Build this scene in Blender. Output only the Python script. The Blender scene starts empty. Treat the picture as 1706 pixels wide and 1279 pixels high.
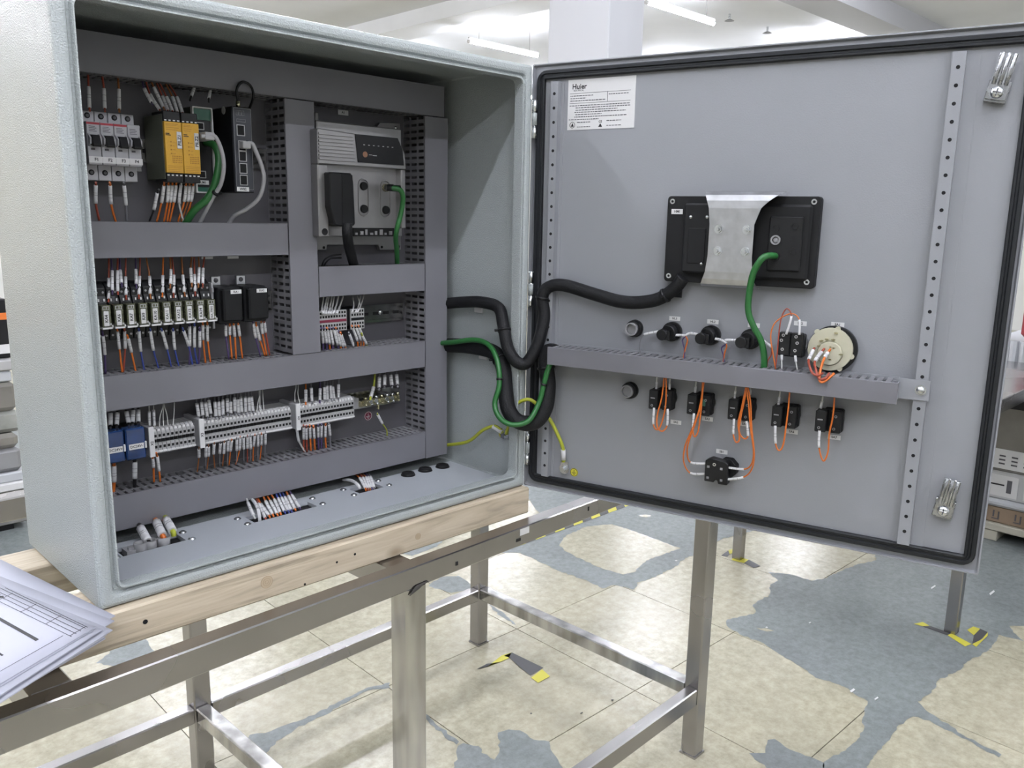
import bpy, bmesh, math, random
from mathutils import Vector, Matrix
C = bpy.context.scene.collection
SC = bpy.context.scene
rnd = random.Random(7)
ZC = 0.9                       # height of the cabinet bottom above the floor; everything below is written from the cabinet bottom
# ---------------------------------------------------------------- camera, world, exposure
cam = bpy.data.cameras.new('camera'); co = bpy.data.objects.new('camera', cam); C.objects.link(co)
cam.sensor_fit = 'HORIZONTAL'; cam.sensor_width = 36.0; cam.lens = 36.0*1387.63/1706
cam.clip_start = 0.02; cam.clip_end = 100
co.matrix_world = Matrix.Translation((-0.3419, -1.1149, 0.5251)) @ Matrix.Rotation(-0.7797, 4, 'Z') @ Matrix.Rotation(-0.0177, 4, 'Y') @ Matrix.Rotation(1.3749, 4, 'X')
SC.camera = co
w = bpy.data.worlds.new('world'); SC.world = w; w.use_nodes = True
w.node_tree.nodes['Background'].inputs[0].default_value = (0.80, 0.88, 1.0, 1)
w.node_tree.nodes['Background'].inputs[1].default_value = 0.35
SC.view_settings.view_transform = 'Standard'; SC.view_settings.look = 'None'
SC.view_settings.gamma = 1.0; SC.view_settings.use_curve_mapping = False
SC.view_settings.exposure = 1.12
SC.cycles.use_denoising = True
SC.cycles.max_bounces = 6
SC.cycles.sample_clamp_indirect = 6.0
TUBE_STRENGTH = 95.0
# ---------------------------------------------------------------- materials
MATS = {}
K = 0.74
def nt(m): return m.node_tree.nodes, m.node_tree.links
def mat(name, col, rough=0.5, metal=0.0, noise=0.0, nscale=30.0, bump=0.0, bscale=200.0, stretch=None, trans=0.0, coat=0.0, spec=0.5):
    if name in MATS: return MATS[name]
    if not metal and not name.startswith(('ceiling', 'wall_')): col = tuple(c*K for c in col)
    m = bpy.data.materials.new(name); m.use_nodes = True
    N, L = nt(m); b = N['Principled BSDF']
    b.inputs['Base Color'].default_value = (*col, 1); b.inputs['Roughness'].default_value = rough; b.inputs['Metallic'].default_value = metal
    b.inputs['Specular IOR Level'].default_value = spec
    if trans: b.inputs['Transmission Weight'].default_value = trans
    if coat: b.inputs['Coat Weight'].default_value = coat
    if noise or bump:
        g = N.new('ShaderNodeNewGeometry') ; mp = N.new('ShaderNodeMapping'); L.new(g.outputs['Position'], mp.inputs['Vector'])
        if stretch: mp.inputs['Scale'].default_value = stretch
    if noise:
        n = N.new('ShaderNodeTexNoise'); n.inputs['Scale'].default_value = nscale; n.inputs['Detail'].default_value = 2.5 if metal else 6
        L.new(mp.outputs[0], n.inputs['Vector'])
        r = N.new('ShaderNodeValToRGB'); r.color_ramp.elements[0].position = .3; r.color_ramp.elements[1].position = .7
        r.color_ramp.elements[0].color = (*[c*(1-noise) for c in col], 1); r.color_ramp.elements[1].color = (*[min(1, c*(1+noise)) for c in col], 1)
        L.new(n.outputs['Fac'], r.inputs[0]); L.new(r.outputs[0], b.inputs['Base Color'])
        mr = N.new('ShaderNodeMapRange'); mr.inputs[3].default_value = max(.03, rough-.08); mr.inputs[4].default_value = min(1, rough+.1)
        L.new(n.outputs['Fac'], mr.inputs[0]); L.new(mr.outputs[0], b.inputs['Roughness'])
    if bump:
        n2 = N.new('ShaderNodeTexNoise'); n2.inputs['Scale'].default_value = bscale; n2.inputs['Detail'].default_value = 2
        L.new(mp.outputs[0], n2.inputs['Vector'])
        bp = N.new('ShaderNodeBump'); bp.inputs['Strength'].default_value = bump; bp.inputs['Distance'].default_value = 0.002
        L.new(n2.outputs['Fac'], bp.inputs['Height']); L.new(bp.outputs[0], b.inputs['Normal'])
    MATS[name] = m; return m
def emis(name, col, s):
    m = bpy.data.materials.new(name); m.use_nodes = True; N, L = nt(m)
    N.remove(N['Principled BSDF']); e = N.new('ShaderNodeEmission'); e.inputs[0].default_value = (*col, 1); e.inputs[1].default_value = s
    L.new(e.outputs[0], N['Material Output'].inputs[0]); return m
PAINT = mat('grey_powder_coat', (.50, .545, .545), .20, bump=.95, bscale=480)
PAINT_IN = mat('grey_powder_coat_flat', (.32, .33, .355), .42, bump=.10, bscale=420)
PAINT_G = mat('grey_powder_coat_plate', (.48, .51, .55), .42, bump=.10, bscale=420)
GASKET = mat('black_gasket', (.009, .011, .014), .5, spec=.4)
DUCT = mat('duct_grey', (.20, .20, .222), .42, noise=.05, nscale=8)
DUCTF = mat('duct_finger_grey', (.21, .21, .225), .5)
PLATE = mat('mounting_plate', (.115, .112, .125), .45, noise=.08, nscale=12)
STEEL = mat('brushed_stainless', (.37, .36, .36), .25, 1.0, noise=.14, nscale=4, bump=.03, bscale=160, stretch=(1, 1, 1))
STEELP = mat('polished_stainless', (.46, .455, .45), .16, 1.0, noise=.38, nscale=7, stretch=(3, 3, .6))
ZINC = mat('zinc_plated', (.62, .64, .66), .25, 1.0, noise=.15, nscale=60)
GALV = mat('galvanised_sheet', (.50, .51, .53), .36, 1.0, noise=.12, nscale=50)
LATCHM = mat('latch_zinc', (.40, .41, .43), .26, 1.0, noise=.15, nscale=80)
ALU = mat('cast_aluminium', (.33, .325, .325), .38, .85, noise=.06, nscale=30)
BRASS = mat('nickel_brass', (.48, .45, .30), .25, 1.0, noise=.2, nscale=120)
BLACK = mat('black_plastic', (.007, .0075, .009), .42, spec=.35)
BLACKM = mat('matt_black_plastic', (.006, .0065, .0075), .6, spec=.3)
DARK = mat('hole_black', (.004, .004, .005), .9)
LOOM = mat('braided_sleeve', (.006, .0065, .008), .6, bump=.5, bscale=700, spec=.3)
WHITE = mat('white_sleeve', (.78, .78, .80), .5)
LABEL = mat('label_white', (.80, .80, .80), .5)
INK = mat('ink', (.012, .012, .014), .6)
PRINT = mat('sleeve_print', (.42, .42, .43), .6)
INKG = mat('ink_grey', (.10, .10, .11), .7)
GREYP = mat('light_grey_plastic', (.46, .46, .46), .45)
GREYM = mat('mid_grey_plastic', (.30, .30, .31), .45)
MCBW = mat('breaker_grey', (.48, .48, .51), .42)
RED = mat('red_print', (.42, .03, .05), .5)
YEL = mat('relay_yellow', (.72, .40, .03), .45, noise=.06, nscale=300)
YELD = mat('relay_yellow_print', (.42, .20, .015), .5)
OLIVE = mat('relay_green_grey', (.14, .15, .115), .5)
CLEAR = mat('smoky_relay_cover', (.10, .105, .062), .12, noise=.5, nscale=260, coat=.5)
BLUE = mat('blue_cover', (.012, .045, .16), .14, noise=.25, nscale=40, coat=.6)
TEAL = mat('module_green', (.035, .16, .11), .35)
CREAM = mat('cream_plastic', (.60, .58, .44), .45, noise=.05, nscale=60)
STICK = mat('earth_yellow', (.72, .66, .05), .5)
MAROON = mat('earth_red', (.20, .02, .05), .5)
WCOL = {'red': (.36, .065, .035), 'orange': (.72, .17, .02), 'brown': (.36, .12, .03), 'purple': (.09, .06, .17), 'blue': (.045, .075, .34), 'grey': (.20, .20, .22),
        'black': (.012, .012, .014), 'white': (.72, .72, .70), 'yellow-green': (.46, .50, .04)}
WM = {k: mat('wire_'+k.replace('-', '_'), v, .42) for k, v in WCOL.items()}
CABG = mat('green_cable', (.02, .145, .032), .4)
CABW = mat('grey_patch_cable', (.42, .42, .43), .4)
PAPER = mat('paper', (.56, .57, .66), .7)
TAPEY = mat('tape_yellow', (.62, .57, .05), .45)
TAPEK = mat('tape_black', (.05, .05, .055), .45)
def wood_mat(name, a, bcol):
    a = [c*K for c in a]; bcol = [c*K for c in bcol]
    m = bpy.data.materials.new(name); m.use_nodes = True; N, L = nt(m); b = N['Principled BSDF']
    g = N.new('ShaderNodeNewGeometry'); mp = N.new('ShaderNodeMapping'); mp.inputs['Scale'].default_value = (1.2, 16, 16); L.new(g.outputs['Position'], mp.inputs[0])
    n = N.new('ShaderNodeTexNoise'); n.inputs['Scale'].default_value = 3.2; n.inputs['Detail'].default_value = 9; n.inputs['Distortion'].default_value = 1.6; L.new(mp.outputs[0], n.inputs[0])
    mp2 = N.new('ShaderNodeMapping'); mp2.inputs['Scale'].default_value = (5, 9, 9); L.new(g.outputs['Position'], mp2.inputs[0])
    v = N.new('ShaderNodeTexVoronoi'); v.inputs['Scale'].default_value = 1.1; L.new(mp2.outputs[0], v.inputs[0])
    r = N.new('ShaderNodeValToRGB'); E = r.color_ramp.elements
    E[0].position = .28; E[0].color = (*[c*.62 for c in bcol], 1); E[1].position = .72; E[1].color = (*a, 1)
    e = E.new(.48); e.color = (*bcol, 1)
    L.new(n.outputs[0], r.inputs[0])
    k = N.new('ShaderNodeValToRGB'); k.color_ramp.elements[0].position = .02; k.color_ramp.elements[0].color = (.35, .27, .18, 1); k.color_ramp.elements[1].position = .14; k.color_ramp.elements[1].color = (1, 1, 1, 1)
    L.new(v.outputs['Distance'], k.inputs[0])
    mx = N.new('ShaderNodeMix'); mx.data_type = 'RGBA'; mx.blend_type = 'MULTIPLY'; mx.inputs[0].default_value = .8
    L.new(r.outputs[0], mx.inputs[6]); L.new(k.outputs[0], mx.inputs[7]); L.new(mx.outputs[2], b.inputs['Base Color'])
    b.inputs['Roughness'].default_value = .62
    bp = N.new('ShaderNodeBump'); bp.inputs['Strength'].default_value = .3; bp.inputs['Distance'].default_value = .002; L.new(n.outputs[0], bp.inputs['Height']); L.new(bp.outputs[0], b.inputs['Normal'])
    return m
WOOD = wood_mat('rough_sawn_pine', (.78, .68, .52), (.64, .54, .40))
WOODD = wood_mat('rough_sawn_pine_dark', (.70, .61, .47), (.54, .46, .34))
def floor_mat(name, base, dirt, rough, sc):
    base = [c*K for c in base]; dirt = [c*K for c in dirt]
    m = bpy.data.materials.new(name); m.use_nodes = True; N, L = nt(m); b = N['Principled BSDF']
    g = N.new('ShaderNodeNewGeometry')
    n = N.new('ShaderNodeTexNoise'); n.inputs['Scale'].default_value = sc; n.inputs['Detail'].default_value = 10; n.inputs['Roughness'].default_value = .68; L.new(g.outputs['Position'], n.inputs[0])
    n2 = N.new('ShaderNodeTexNoise'); n2.inputs['Scale'].default_value = sc*13; n2.inputs['Detail'].default_value = 8; n2.inputs['Roughness'].default_value = .75; L.new(g.outputs['Position'], n2.inputs[0])
    r = N.new('ShaderNodeValToRGB'); E = r.color_ramp.elements
    E[0].position = .30; E[0].color = (*dirt, 1); E[1].position = .56; E[1].color = (*base, 1)
    L.new(n.outputs[0], r.inputs[0])
    r2 = N.new('ShaderNodeValToRGB'); r2.color_ramp.elements[0].position = .28; r2.color_ramp.elements[0].color = (.60, .60, .58, 1); r2.color_ramp.elements[1].position = .62; r2.color_ramp.elements[1].color = (1, 1, 1, 1)
    L.new(n2.outputs[0], r2.inputs[0])
    mx = N.new('ShaderNodeMix'); mx.data_type = 'RGBA'; mx.blend_type = 'MULTIPLY'; mx.inputs[0].default_value = 1.0
    L.new(r.outputs[0], mx.inputs[6]); L.new(r2.outputs[0], mx.inputs[7]); L.new(mx.outputs[2], b.inputs['Base Color'])
    mr = N.new('ShaderNodeMapRange'); mr.inputs[3].default_value = rough+.12; mr.inputs[4].default_value = rough-.10; L.new(n2.outputs[0], mr.inputs[0]); L.new(mr.outputs[0], b.inputs['Roughness'])
    bp = N.new('ShaderNodeBump'); bp.inputs['Strength'].default_value = .12; bp.inputs['Distance'].default_value = .003; L.new(n2.outputs[0], bp.inputs['Height']); L.new(bp.outputs[0], b.inputs['Normal'])
    return m
TILE = floor_mat('worn_cream_floor_paint', (.60, .56, .42), (.49, .46, .345), .20, 2.2)
BARE = floor_mat('bare_grey_screed', (.25, .28, .28), (.19, .21, .215), .42, 3.0)
JOINT = mat('floor_joint', (.12, .12, .10), .9)
CEILM = mat('ceiling_paint', (.70, .715, .74), .8, noise=.04, nscale=1.5)
WALLM = mat('wall_paint', (.74, .75, .73), .8, noise=.04, nscale=2)
COLM = mat('column_paint', (.60, .61, .64), .7)
# ---------------------------------------------------------------- mesh builder
class B:
    def __init__(s): s.v = []; s.f = []; s.m = []; s.sm = []
    def add(s, vs, fs, m=0, smooth=False):
        o = len(s.v); s.v += [tuple(p) for p in vs]
        for f in fs: s.f.append(tuple(i+o for i in f)); s.m.append(m); s.sm.append(smooth)
        return s
    def box(s, x0, x1, y0, y1, z0, z1, m=0):
        return s.add([(x, y, z) for x in (x0, x1) for y in (y0, y1) for z in (z0, z1)],
                     [(0, 1, 3, 2), (4, 6, 7, 5), (0, 4, 5, 1), (2, 3, 7, 6), (0, 2, 6, 4), (1, 5, 7, 3)], m)
    def prism(s, pts, a0, a1, ax='y', m=0):
        """polygon pts extruded along axis ax; the two other coordinates are given in x,y,z order"""
        def P(p, a): return {'x': (a, p[0], p[1]), 'y': (p[0], a, p[1]), 'z': (p[0], p[1], a)}[ax]
        n = len(pts); area = sum(pts[i][0]*pts[(i+1) % n][1]-pts[(i+1) % n][0]*pts[i][1] for i in range(n))
        if (area > 0) == (ax == 'y'): pts = pts[::-1]
        vs = [P(p, a0) for p in pts]+[P(p, a1) for p in pts]
        fs = [tuple(range(n))[::-1], tuple(range(n, 2*n))]+[(i, (i+1) % n, n+(i+1) % n, n+i) for i in range(n)]
        if a1 < a0: fs = [f[::-1] for f in fs]
        return s.add(vs, fs, m)
    def cyl(s, p0, p1, r, n=12, m=0, r2=None, cap=True, phase=0.0):
        p0 = Vector(p0); p1 = Vector(p1); d = (p1-p0).normalized(); a = d.orthogonal().normalized(); b = d.cross(a); r2 = r if r2 is None else r2
        vs = []
        for p, q in ((p0, r), (p1, r2)):
            for i in range(n):
                t = 2*math.pi*i/n+phase; vs.append(p+(a*math.cos(t)+b*math.sin(t))*q)
        s.add(vs, [(i, (i+1) % n, n+(i+1) % n, n+i) for i in range(n)], m, n > 8)
        if cap: s.add(vs, [tuple(range(n))[::-1], tuple(range(n, 2*n))], m)
        return s
    def ring(s, c, ax, r0, r1, h, n=20, m=0):
        """flat washer/tube: inner radius r0, outer r1, from c along ax by h"""
        c = Vector(c); d = Vector(ax).normalized(); a = d.orthogonal().normalized(); b = d.cross(a); vs = []
        for q, k in ((r1, 0), (r1, h), (r0, h), (r0, 0)):
            for i in range(n):
                t = 2*math.pi*i/n; vs.append(c+d*k+(a*math.cos(t)+b*math.sin(t))*q)
        for k in range(4): s.add([vs[j] for j in range(4*n)], [(k*n+i, k*n+(i+1) % n, ((k+1) % 4)*n+(i+1) % n, ((k+1) % 4)*n+i) for i in range(n)], m, k in (0, 2))
        return s
    def tube(s, pts, r, n=8, m=0, cap=True):
        P = [Vector(p) for p in pts]; k = len(P); vs = []; a = None
        for i in range(k):
            t = (P[min(i+1, k-1)]-P[max(i-1, 0)])
            t = t.normalized() if t.length > 1e-9 else Vector((0, 0, 1))
            a = t.orthogonal().normalized() if a is None else (a-t*a.dot(t)).normalized()
            b = t.cross(a)
            for j in range(n):
                u = 2*math.pi*j/n; vs.append(P[i]+(a*math.cos(u)+b*math.sin(u))*r)
        s.add(vs, [(i*n+j, i*n+(j+1) % n, (i+1)*n+(j+1) % n, (i+1)*n+j) for i in range(k-1) for j in range(n)], m, True)
        if cap: s.add(vs, [tuple(range(n))[::-1], tuple(range((k-1)*n, k*n))], m)
        return s
    def dome(s, c, ax, r, h, n=12, m=0):
        c = Vector(c); d = Vector(ax).normalized(); a = d.orthogonal().normalized(); b = d.cross(a); vs = []; K = 3
        for k in range(K):
            q = math.cos(k/K*math.pi/2); e = math.sin(k/K*math.pi/2)
            vs += [c+d*h*e+(a*math.cos(2*math.pi*i/n)+b*math.sin(2*math.pi*i/n))*r*q for i in range(n)]
        vs.append(c+d*h)
        fs = [(k*n+i, k*n+(i+1) % n, (k+1)*n+(i+1) % n, (k+1)*n+i) for k in range(K-1) for i in range(n)]+[((K-1)*n+i, (K-1)*n+(i+1) % n, K*n) for i in range(n)]
        return s.add(vs, fs, m, True)
    def sweep_rect(s, x0, x1, z0, z1, prof, rfun, n=5, m=0, cap0=False, cap1=False, smooth=False):
        """profile of (inset, y) swept round a rounded rectangle in the xz plane"""
        rings = []
        for d, y in prof:
            r = max(1e-5, rfun(d)); X0, X1, Z0, Z1 = x0+d, x1-d, z0+d, z1-d; R = []
            for cx, cz, a0 in ((X1-r, Z1-r, 0), (X0+r, Z1-r, 90), (X0+r, Z0+r, 180), (X1-r, Z0+r, 270)):
                for i in range(n):
                    t = math.radians(a0+90*i/(n-1)); R.append((cx+r*math.cos(t), y, cz+r*math.sin(t)))
            rings.append(R)
        k = 4*n; vs = [p for R in rings for p in R]
        fs = [(i*k+j, i*k+(j+1) % k, (i+1)*k+(j+1) % k, (i+1)*k+j) for i in range(len(prof)-1) for j in range(k)]
        s.add(vs, fs, m, smooth)
        if cap0: s.add(rings[0], [tuple(range(k))[::-1]], m)
        if cap1: s.add(rings[-1], [tuple(range(k))], m)
        return s
    def mesh(s, name, mats, off=(0, 0, 0), bev=0.0):
        me = bpy.data.meshes.new(name); me.from_pydata([(p[0]-off[0], p[1]-off[1], p[2]-off[2]) for p in s.v], [], s.f)
        for mm in mats: me.materials.append(mm)
        me.polygons.foreach_set('material_index', s.m); me.polygons.foreach_set('use_smooth', s.sm); me.update()
        bm = bmesh.new(); bm.from_mesh(me); bmesh.ops.remove_doubles(bm, verts=bm.verts, dist=1e-6)
        if bev:
            ed = [e for e in bm.edges if len(e.link_faces) == 2 and e.calc_face_angle(0) > .6]
            bmesh.ops.bevel(bm, geom=ed, offset=bev, segments=1, affect='EDGES', clamp_overlap=True)
        bmesh.ops.recalc_face_normals(bm, faces=bm.faces); bm.to_mesh(me); bm.free()
        return me
    def obj(s, name, mats, parent=None, bev=0.0, loc=None, label=None, kind=None):
        """ONE mesh object; coordinates are written in the frame of the thing (cabinet, door or table)"""
        if not isinstance(mats, (list, tuple)): mats = [mats]
        off = PLOC.get(parent, (0, 0, 0)) if parent is not None else (loc or (0, 0, 0))
        o = bpy.data.objects.new(name, s.mesh(name, mats, off, bev)); C.objects.link(o)
        if parent is not None: o.parent = parent; PLOC[o] = off
        else: o.location = off; PLOC[o] = off
        if label: o['label'] = label
        if kind: o['kind'] = kind
        return o
class _P(dict):
    def get(s, k, d=None): return dict.get(s, k.name if k is not None else None, d)
    def __getitem__(s, k): return dict.__getitem__(s, k.name)
    def __setitem__(s, k, v): dict.__setitem__(s, k.name, v)
PLOC = _P()
FR_CAB = ((0, 0, 0), 0.0)
W_, H_, D_ = 0.809, 0.8, 0.318
FR_DOOR = ((W_+.0121, .0037, 0), -1.3105)          # door local: x along the door from the hinge, -y towards the room side
FR_TAB = ((1.441, -.049, 0), math.radians(1.37))   # table local: origin at the front left edge of the right front leg
def to_world(fr, p):
    (ox, oy, oz), a = fr; c, s_ = math.cos(a), math.sin(a)
    return (ox+c*p[0]-s_*p[1], oy+s_*p[0]+c*p[1], oz+p[2])
def tag(o, label, cat, group=None, kind=None):
    o['label'] = label; o['category'] = cat
    if group: o['group'] = group
    if kind: o['kind'] = kind
    return o
def thing(name, label, cat, loc=(0, 0, 0), fr=FR_CAB, group=None):
    o = bpy.data.objects.new(name, None); C.objects.link(o); o.empty_display_size = .02
    o.location = to_world(fr, loc); o.rotation_euler = (0, 0, fr[1]); PLOC[o] = loc
    return tag(o, label, cat, group)
def solo(b, name, mats, label, cat, loc, fr=FR_CAB, group=None, bev=0.0, kind=None):
    """a thing that is one mesh"""
    o = b.obj(name, mats, None, bev, loc)
    o.location = to_world(fr, loc); o.rotation_euler = (0, 0, fr[1])
    return tag(o, label, cat, group, kind)
def struct(b, name, mats, parent=None, bev=0.0):
    o = b.obj(name, mats, parent, bev)
    if parent is None: o['kind'] = 'structure'
    return o
def inst(name, me, parent, loc, rot=None):
    """a piece that shares mesh data; loc in the parent's own axes"""
    o = bpy.data.objects.new(name, me); C.objects.link(o); o.parent = parent; o.location = loc
    if rot: o.rotation_euler = rot
    return o
def copy_thing(root, dloc, label, fr=FR_CAB):
    def cp(o, par):
        c = o.copy(); C.objects.link(c)
        if par is not None: c.parent = par
        for ch in KIDS.get(o.name, []): KIDS.setdefault(c.name, []).append(cp(ch, c))
        return c
    kids(root)
    r = cp(root, None); w = to_world((( 0, 0, 0), fr[1]), dloc); r.location = Vector(root.location)+Vector(w); r['label'] = label
    PLOC[r] = tuple(a+b for a, b in zip(PLOC.get(root), dloc)); return r
KIDS = {}
def kids(o):
    KIDS[o.name] = [c for c in C.objects if c.parent == o]
    for c in KIDS[o.name]: kids(c)
def text(body, parent, c, size, m=INK, up=False, name='lettering', ext=.0002, align='CENTER', plane='xz'):
    cu = bpy.data.curves.new('t', 'FONT'); cu.body = body; cu.size = size; cu.align_x = align; cu.align_y = 'CENTER'; cu.resolution_u = 2; cu.offset = size*.025
    t = bpy.data.objects.new('t', cu); me = bpy.data.meshes.new_from_object(t); bpy.data.objects.remove(t); me.name = name
    off = PLOC.get(parent, (0, 0, 0))
    for v in me.vertices:
        x, y = v.co.x, v.co.y
        if up: x, y = -y, x
        if plane == 'xz': v.co = (c[0]-off[0]+x, c[1]-off[1], c[2]-off[2]+y)
        else: v.co = (c[0]-off[0]+x, c[1]-off[1]+y, c[2]-off[2])
    me.materials.clear(); me.materials.append(m); me.update()
    o = bpy.data.objects.new(name, me); C.objects.link(o); o.parent = parent; PLOC[o] = off
    return o
def catmull(P, k=5):
    P = [Vector(p) for p in P]; out = []
    for i in range(len(P)-1):
        a, b, c, d = P[max(i-1, 0)], P[i], P[i+1], P[min(i+2, len(P)-1)]
        for j in range(k):
            t = j/k; out.append(.5*((2*b)+(c-a)*t+(2*a-5*b+4*c-d)*t*t+(3*b-a-3*c+d)*t**3))
    out.append(P[-1]); return out
ORD = ['first', 'second', 'third', 'fourth', 'fifth', 'sixth', 'seventh', 'eighth', 'ninth', 'tenth', 'eleventh', 'twelfth', 'thirteenth', 'fourteenth', 'fifteenth', 'sixteenth', 'seventeenth', 'eighteenth', 'nineteenth', 'twentieth']
def plate(parent, c, w, h, txt, size, up=False, t=.0006, name='label_plate'):
    """white marker plate with lettering as a sub-part"""
    b = B(); b.box(c[0]-w/2, c[0]+w/2, c[1]-t, c[1], c[2]-h/2, c[2]+h/2)
    o = b.obj(name, LABEL, parent)
    if txt: text(txt, o, (c[0], c[1]-t-.0002, c[2]), size, up=up)
    return o
def door_tag(u, v, txt, label, w=.020, h=.0075):
    r = solo(B().box(u-w/2, u+w/2, .0055, .0062, v-h/2, v+h/2), 'adhesive_label', LABEL, label, 'label', (u, .006, v), FR_DOOR, 'small white labels on the door')
    text(txt, r, (u, .0053, v), h*.72)
    return r
# ---------------------------------------------------------------- room
FZ = -0.9
b = B(); b.box(-8, 13, -8, 14, FZ-.2, FZ-.004); fl = struct(b, 'floor', JOINT)
tw, th = .556, .528; tm = B().box(0.0015, tw-.0015, .0015, th-.0015, -.004, 0).mesh('floor_tile', [TILE])
ang = math.radians(-1.2); ca, sa = math.cos(ang), math.sin(ang)
n_t = 0
for i in range(-8, 13):
    for j in range(-5, 13):
        x = 1.605+ca*tw*(i)-sa*th*j; y = .794+sa*tw*i+ca*th*j
        o = inst('floor_tile', tm, fl, (x, y, FZ), (0, 0, ang)); n_t += 1
b = B(); b.box(-8, 13, -8, -3.5, FZ-.004, FZ); b.box(-8, -3.2, -3.5, 14, FZ-.004, FZ); b.box(8.6, 13, -3.5, 14, FZ-.004, FZ); b.box(-3.2, 8.6, 7.4, 14, FZ-.004, FZ)
b.obj('outer_floor', TILE, fl)
struct(B().box(-8, 13, -8, 14, 3.0, 3.2), 'ceiling', CEILM)
struct(B().box(13, 13.2, -8, 14, FZ-.2, 3.2), 'wall_right', WALLM)
struct(B().box(-8, 13, 14, 14.2, FZ-.2, 3.2), 'wall_back', WALLM)
struct(B().box(-8.2, -8, -8, 14, FZ-.2, 3.2), 'wall_left', WALLM)
struct(B().box(-8, 13, -8.2, -8, FZ-.2, 3.2), 'wall_front', WALLM)
struct(B().box(5.05, 5.5, 3.3, 3.95, FZ, 3.0), 'trim_1', COLM, None, .01)
struct(B().box(6.4, 6.9, -8, 14, 2.82, 3.0), 'trim_2', CEILM)
struct(B().box(5.5, 13, 3.05, 3.5, 2.77, 3.0), 'trim_3', COLM)
wn = struct(B().box(-6.2, -2.0, 13.93, 14, FZ+.3, 2.4), 'added_glow_panel', emis('added_amber_glow', (1.0, .74, .26), 1.45))  # unseen glowing panel with bars, added for a warm reflection on the cabinet side
for q in range(7): B().box(-6.2+q*.69, -6.14+q*.69, 13.90, 13.94, FZ+.3, 2.4).obj('glow_panel_bar', LABEL, wn)
# bare screed showing through the paint
PATCH = [
[(2.221,.322),(2.344,.277),(2.403,.32),(2.518,.315),(2.611,.361),(2.672,.36),(2.721,.43),(2.768,.358),(2.774,.267),(2.834,.24),(3.057,.212),(3.185,.173),(3.45,.3),(5.6,.5),(6.2,-2.6),(3.2,-2.2),(2.982,-.448),(2.941,-.411),(2.898,-.436),(2.854,-.481),(2.839,-.404),(2.781,-.413),(2.67,-.411),(2.568,-.394),(2.462,-.387),(2.359,-.362),(2.264,-.375),(2.18,-.365),(2.15,-.40),(2.1,-.516),(2.08,-.62),(2.06,-.62),(2.085,-.504),(2.101,-.425),(2.087,-.382),(2.014,-.372),(1.921,-.383),(1.845,-.378),(1.739,-.392),(1.655,-.312),(1.69,-.296),(1.779,-.316),(1.904,-.311),(2.014,-.268),(2.068,-.257),(2.096,-.169),(2.079,-.085),(2.106,-.02),(2.121,.041),(2.161,.141),(2.155,.23),(2.177,.295)],
[(1.574,-.136),(1.608,-.169),(1.666,-.144),(1.684,-.154),(1.674,-.191),(1.682,-.263),(1.685,-.298),(1.655,-.312),(1.533,-.26)],
[(2.04,1.321),(2.099,1.267),(2.098,1.184),(2.083,1.038),(2.096,.876),(2.088,.798),(2.146,.787),(2.173,.706),(2.231,.738),(2.331,.72),(2.497,.723),(2.545,.744),(2.617,.746),(2.7,.728),(2.9,.76),(3.6,.6),(5.0,1.2),(4.6,2.4),(3.4,3.0),(2.428,1.395),(2.1,1.353)],
[(1.596,1.276),(1.684,1.311),(1.746,1.27),(1.73,1.182),(1.708,1.132),(1.623,1.169)],
[(.93,.352),(1.015,.431),(1.034,.433),(1.056,.392),(1.04,.365),(1.047,.319),(1.091,.345),(1.136,.402),(1.17,.392),(1.19,.366),(1.188,.31),(1.213,.272),(1.181,.233),(1.172,.201),(1.144,.15),(1.0,.1)],
[(1.054,.64),(1.036,.555),(1.028,.446),(1.013,.439),(1.023,.56),(1.043,.626)],
[(.594,.843),(.624,.866),(.658,.847),(.737,.84),(.777,.829),(.878,.835),(1.001,.842),(1.069,.818),(1.051,.794),(.991,.827),(.878,.813),(.832,.806),(.73,.806),(.664,.79),(.613,.764),(.58,.747)],
[(.549,1.622),(.631,1.623),(.615,1.505),(.496,1.475),(.45,1.55)],
[(1.709,1.609),(1.954,1.626),(1.96,1.604),(1.878,1.564),(1.734,1.556)],
[(1.66,1.002),(1.66,.927),(1.622,.817),(1.628,.906)],
[(-.2,2.6),(.4,2.5),(1.0,2.75),(1.6,3.3),(1.2,5.2),(-.3,5.0)],
]
ISL = [[(2.292,1.214),(2.397,1.267),(2.557,1.279),(2.67,1.217),(2.679,1.089),(2.666,.912),(2.664,.824),(2.557,.835),(2.436,.844),(2.304,.805),(2.251,.823),(2.235,.931),(2.244,1.052),(2.256,1.141)],
       [(2.24,.215),(2.262,.19),(2.268,.16),(2.245,.175)], [(2.86,1.20),(2.90,1.19),(2.91,1.16),(2.87,1.16)]]
def ragged(poly, amp, step=.014):
    out = []
    for i in range(len(poly)):
        a = Vector(poly[i]); b2 = Vector(poly[(i+1) % len(poly)]); L_ = (b2-a).length; k = max(1, min(40, int(L_/step))); nrm = Vector((-(b2-a).y, (b2-a).x)).normalized()
        for j in range(k):
            out.append(a.lerp(b2, j/k)+nrm*rnd.uniform(-amp, amp)*(0.4 if j == 0 else 1))
    return out
def flat_poly(polys, z, amp):
    """flat ragged areas, triangulated"""
    bm = bmesh.new()
    for p in polys:
        vs = [bm.verts.new((q.x, q.y, z)) for q in ragged(p, amp)]
        f = bm.faces.new(vs)
        if f.normal.z < 0: pass
    bmesh.ops.triangulate(bm, faces=bm.faces[:]); bm.normal_update()
    for f in bm.faces:
        if f.normal.z < 0: f.normal_flip()
    return bm
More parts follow.
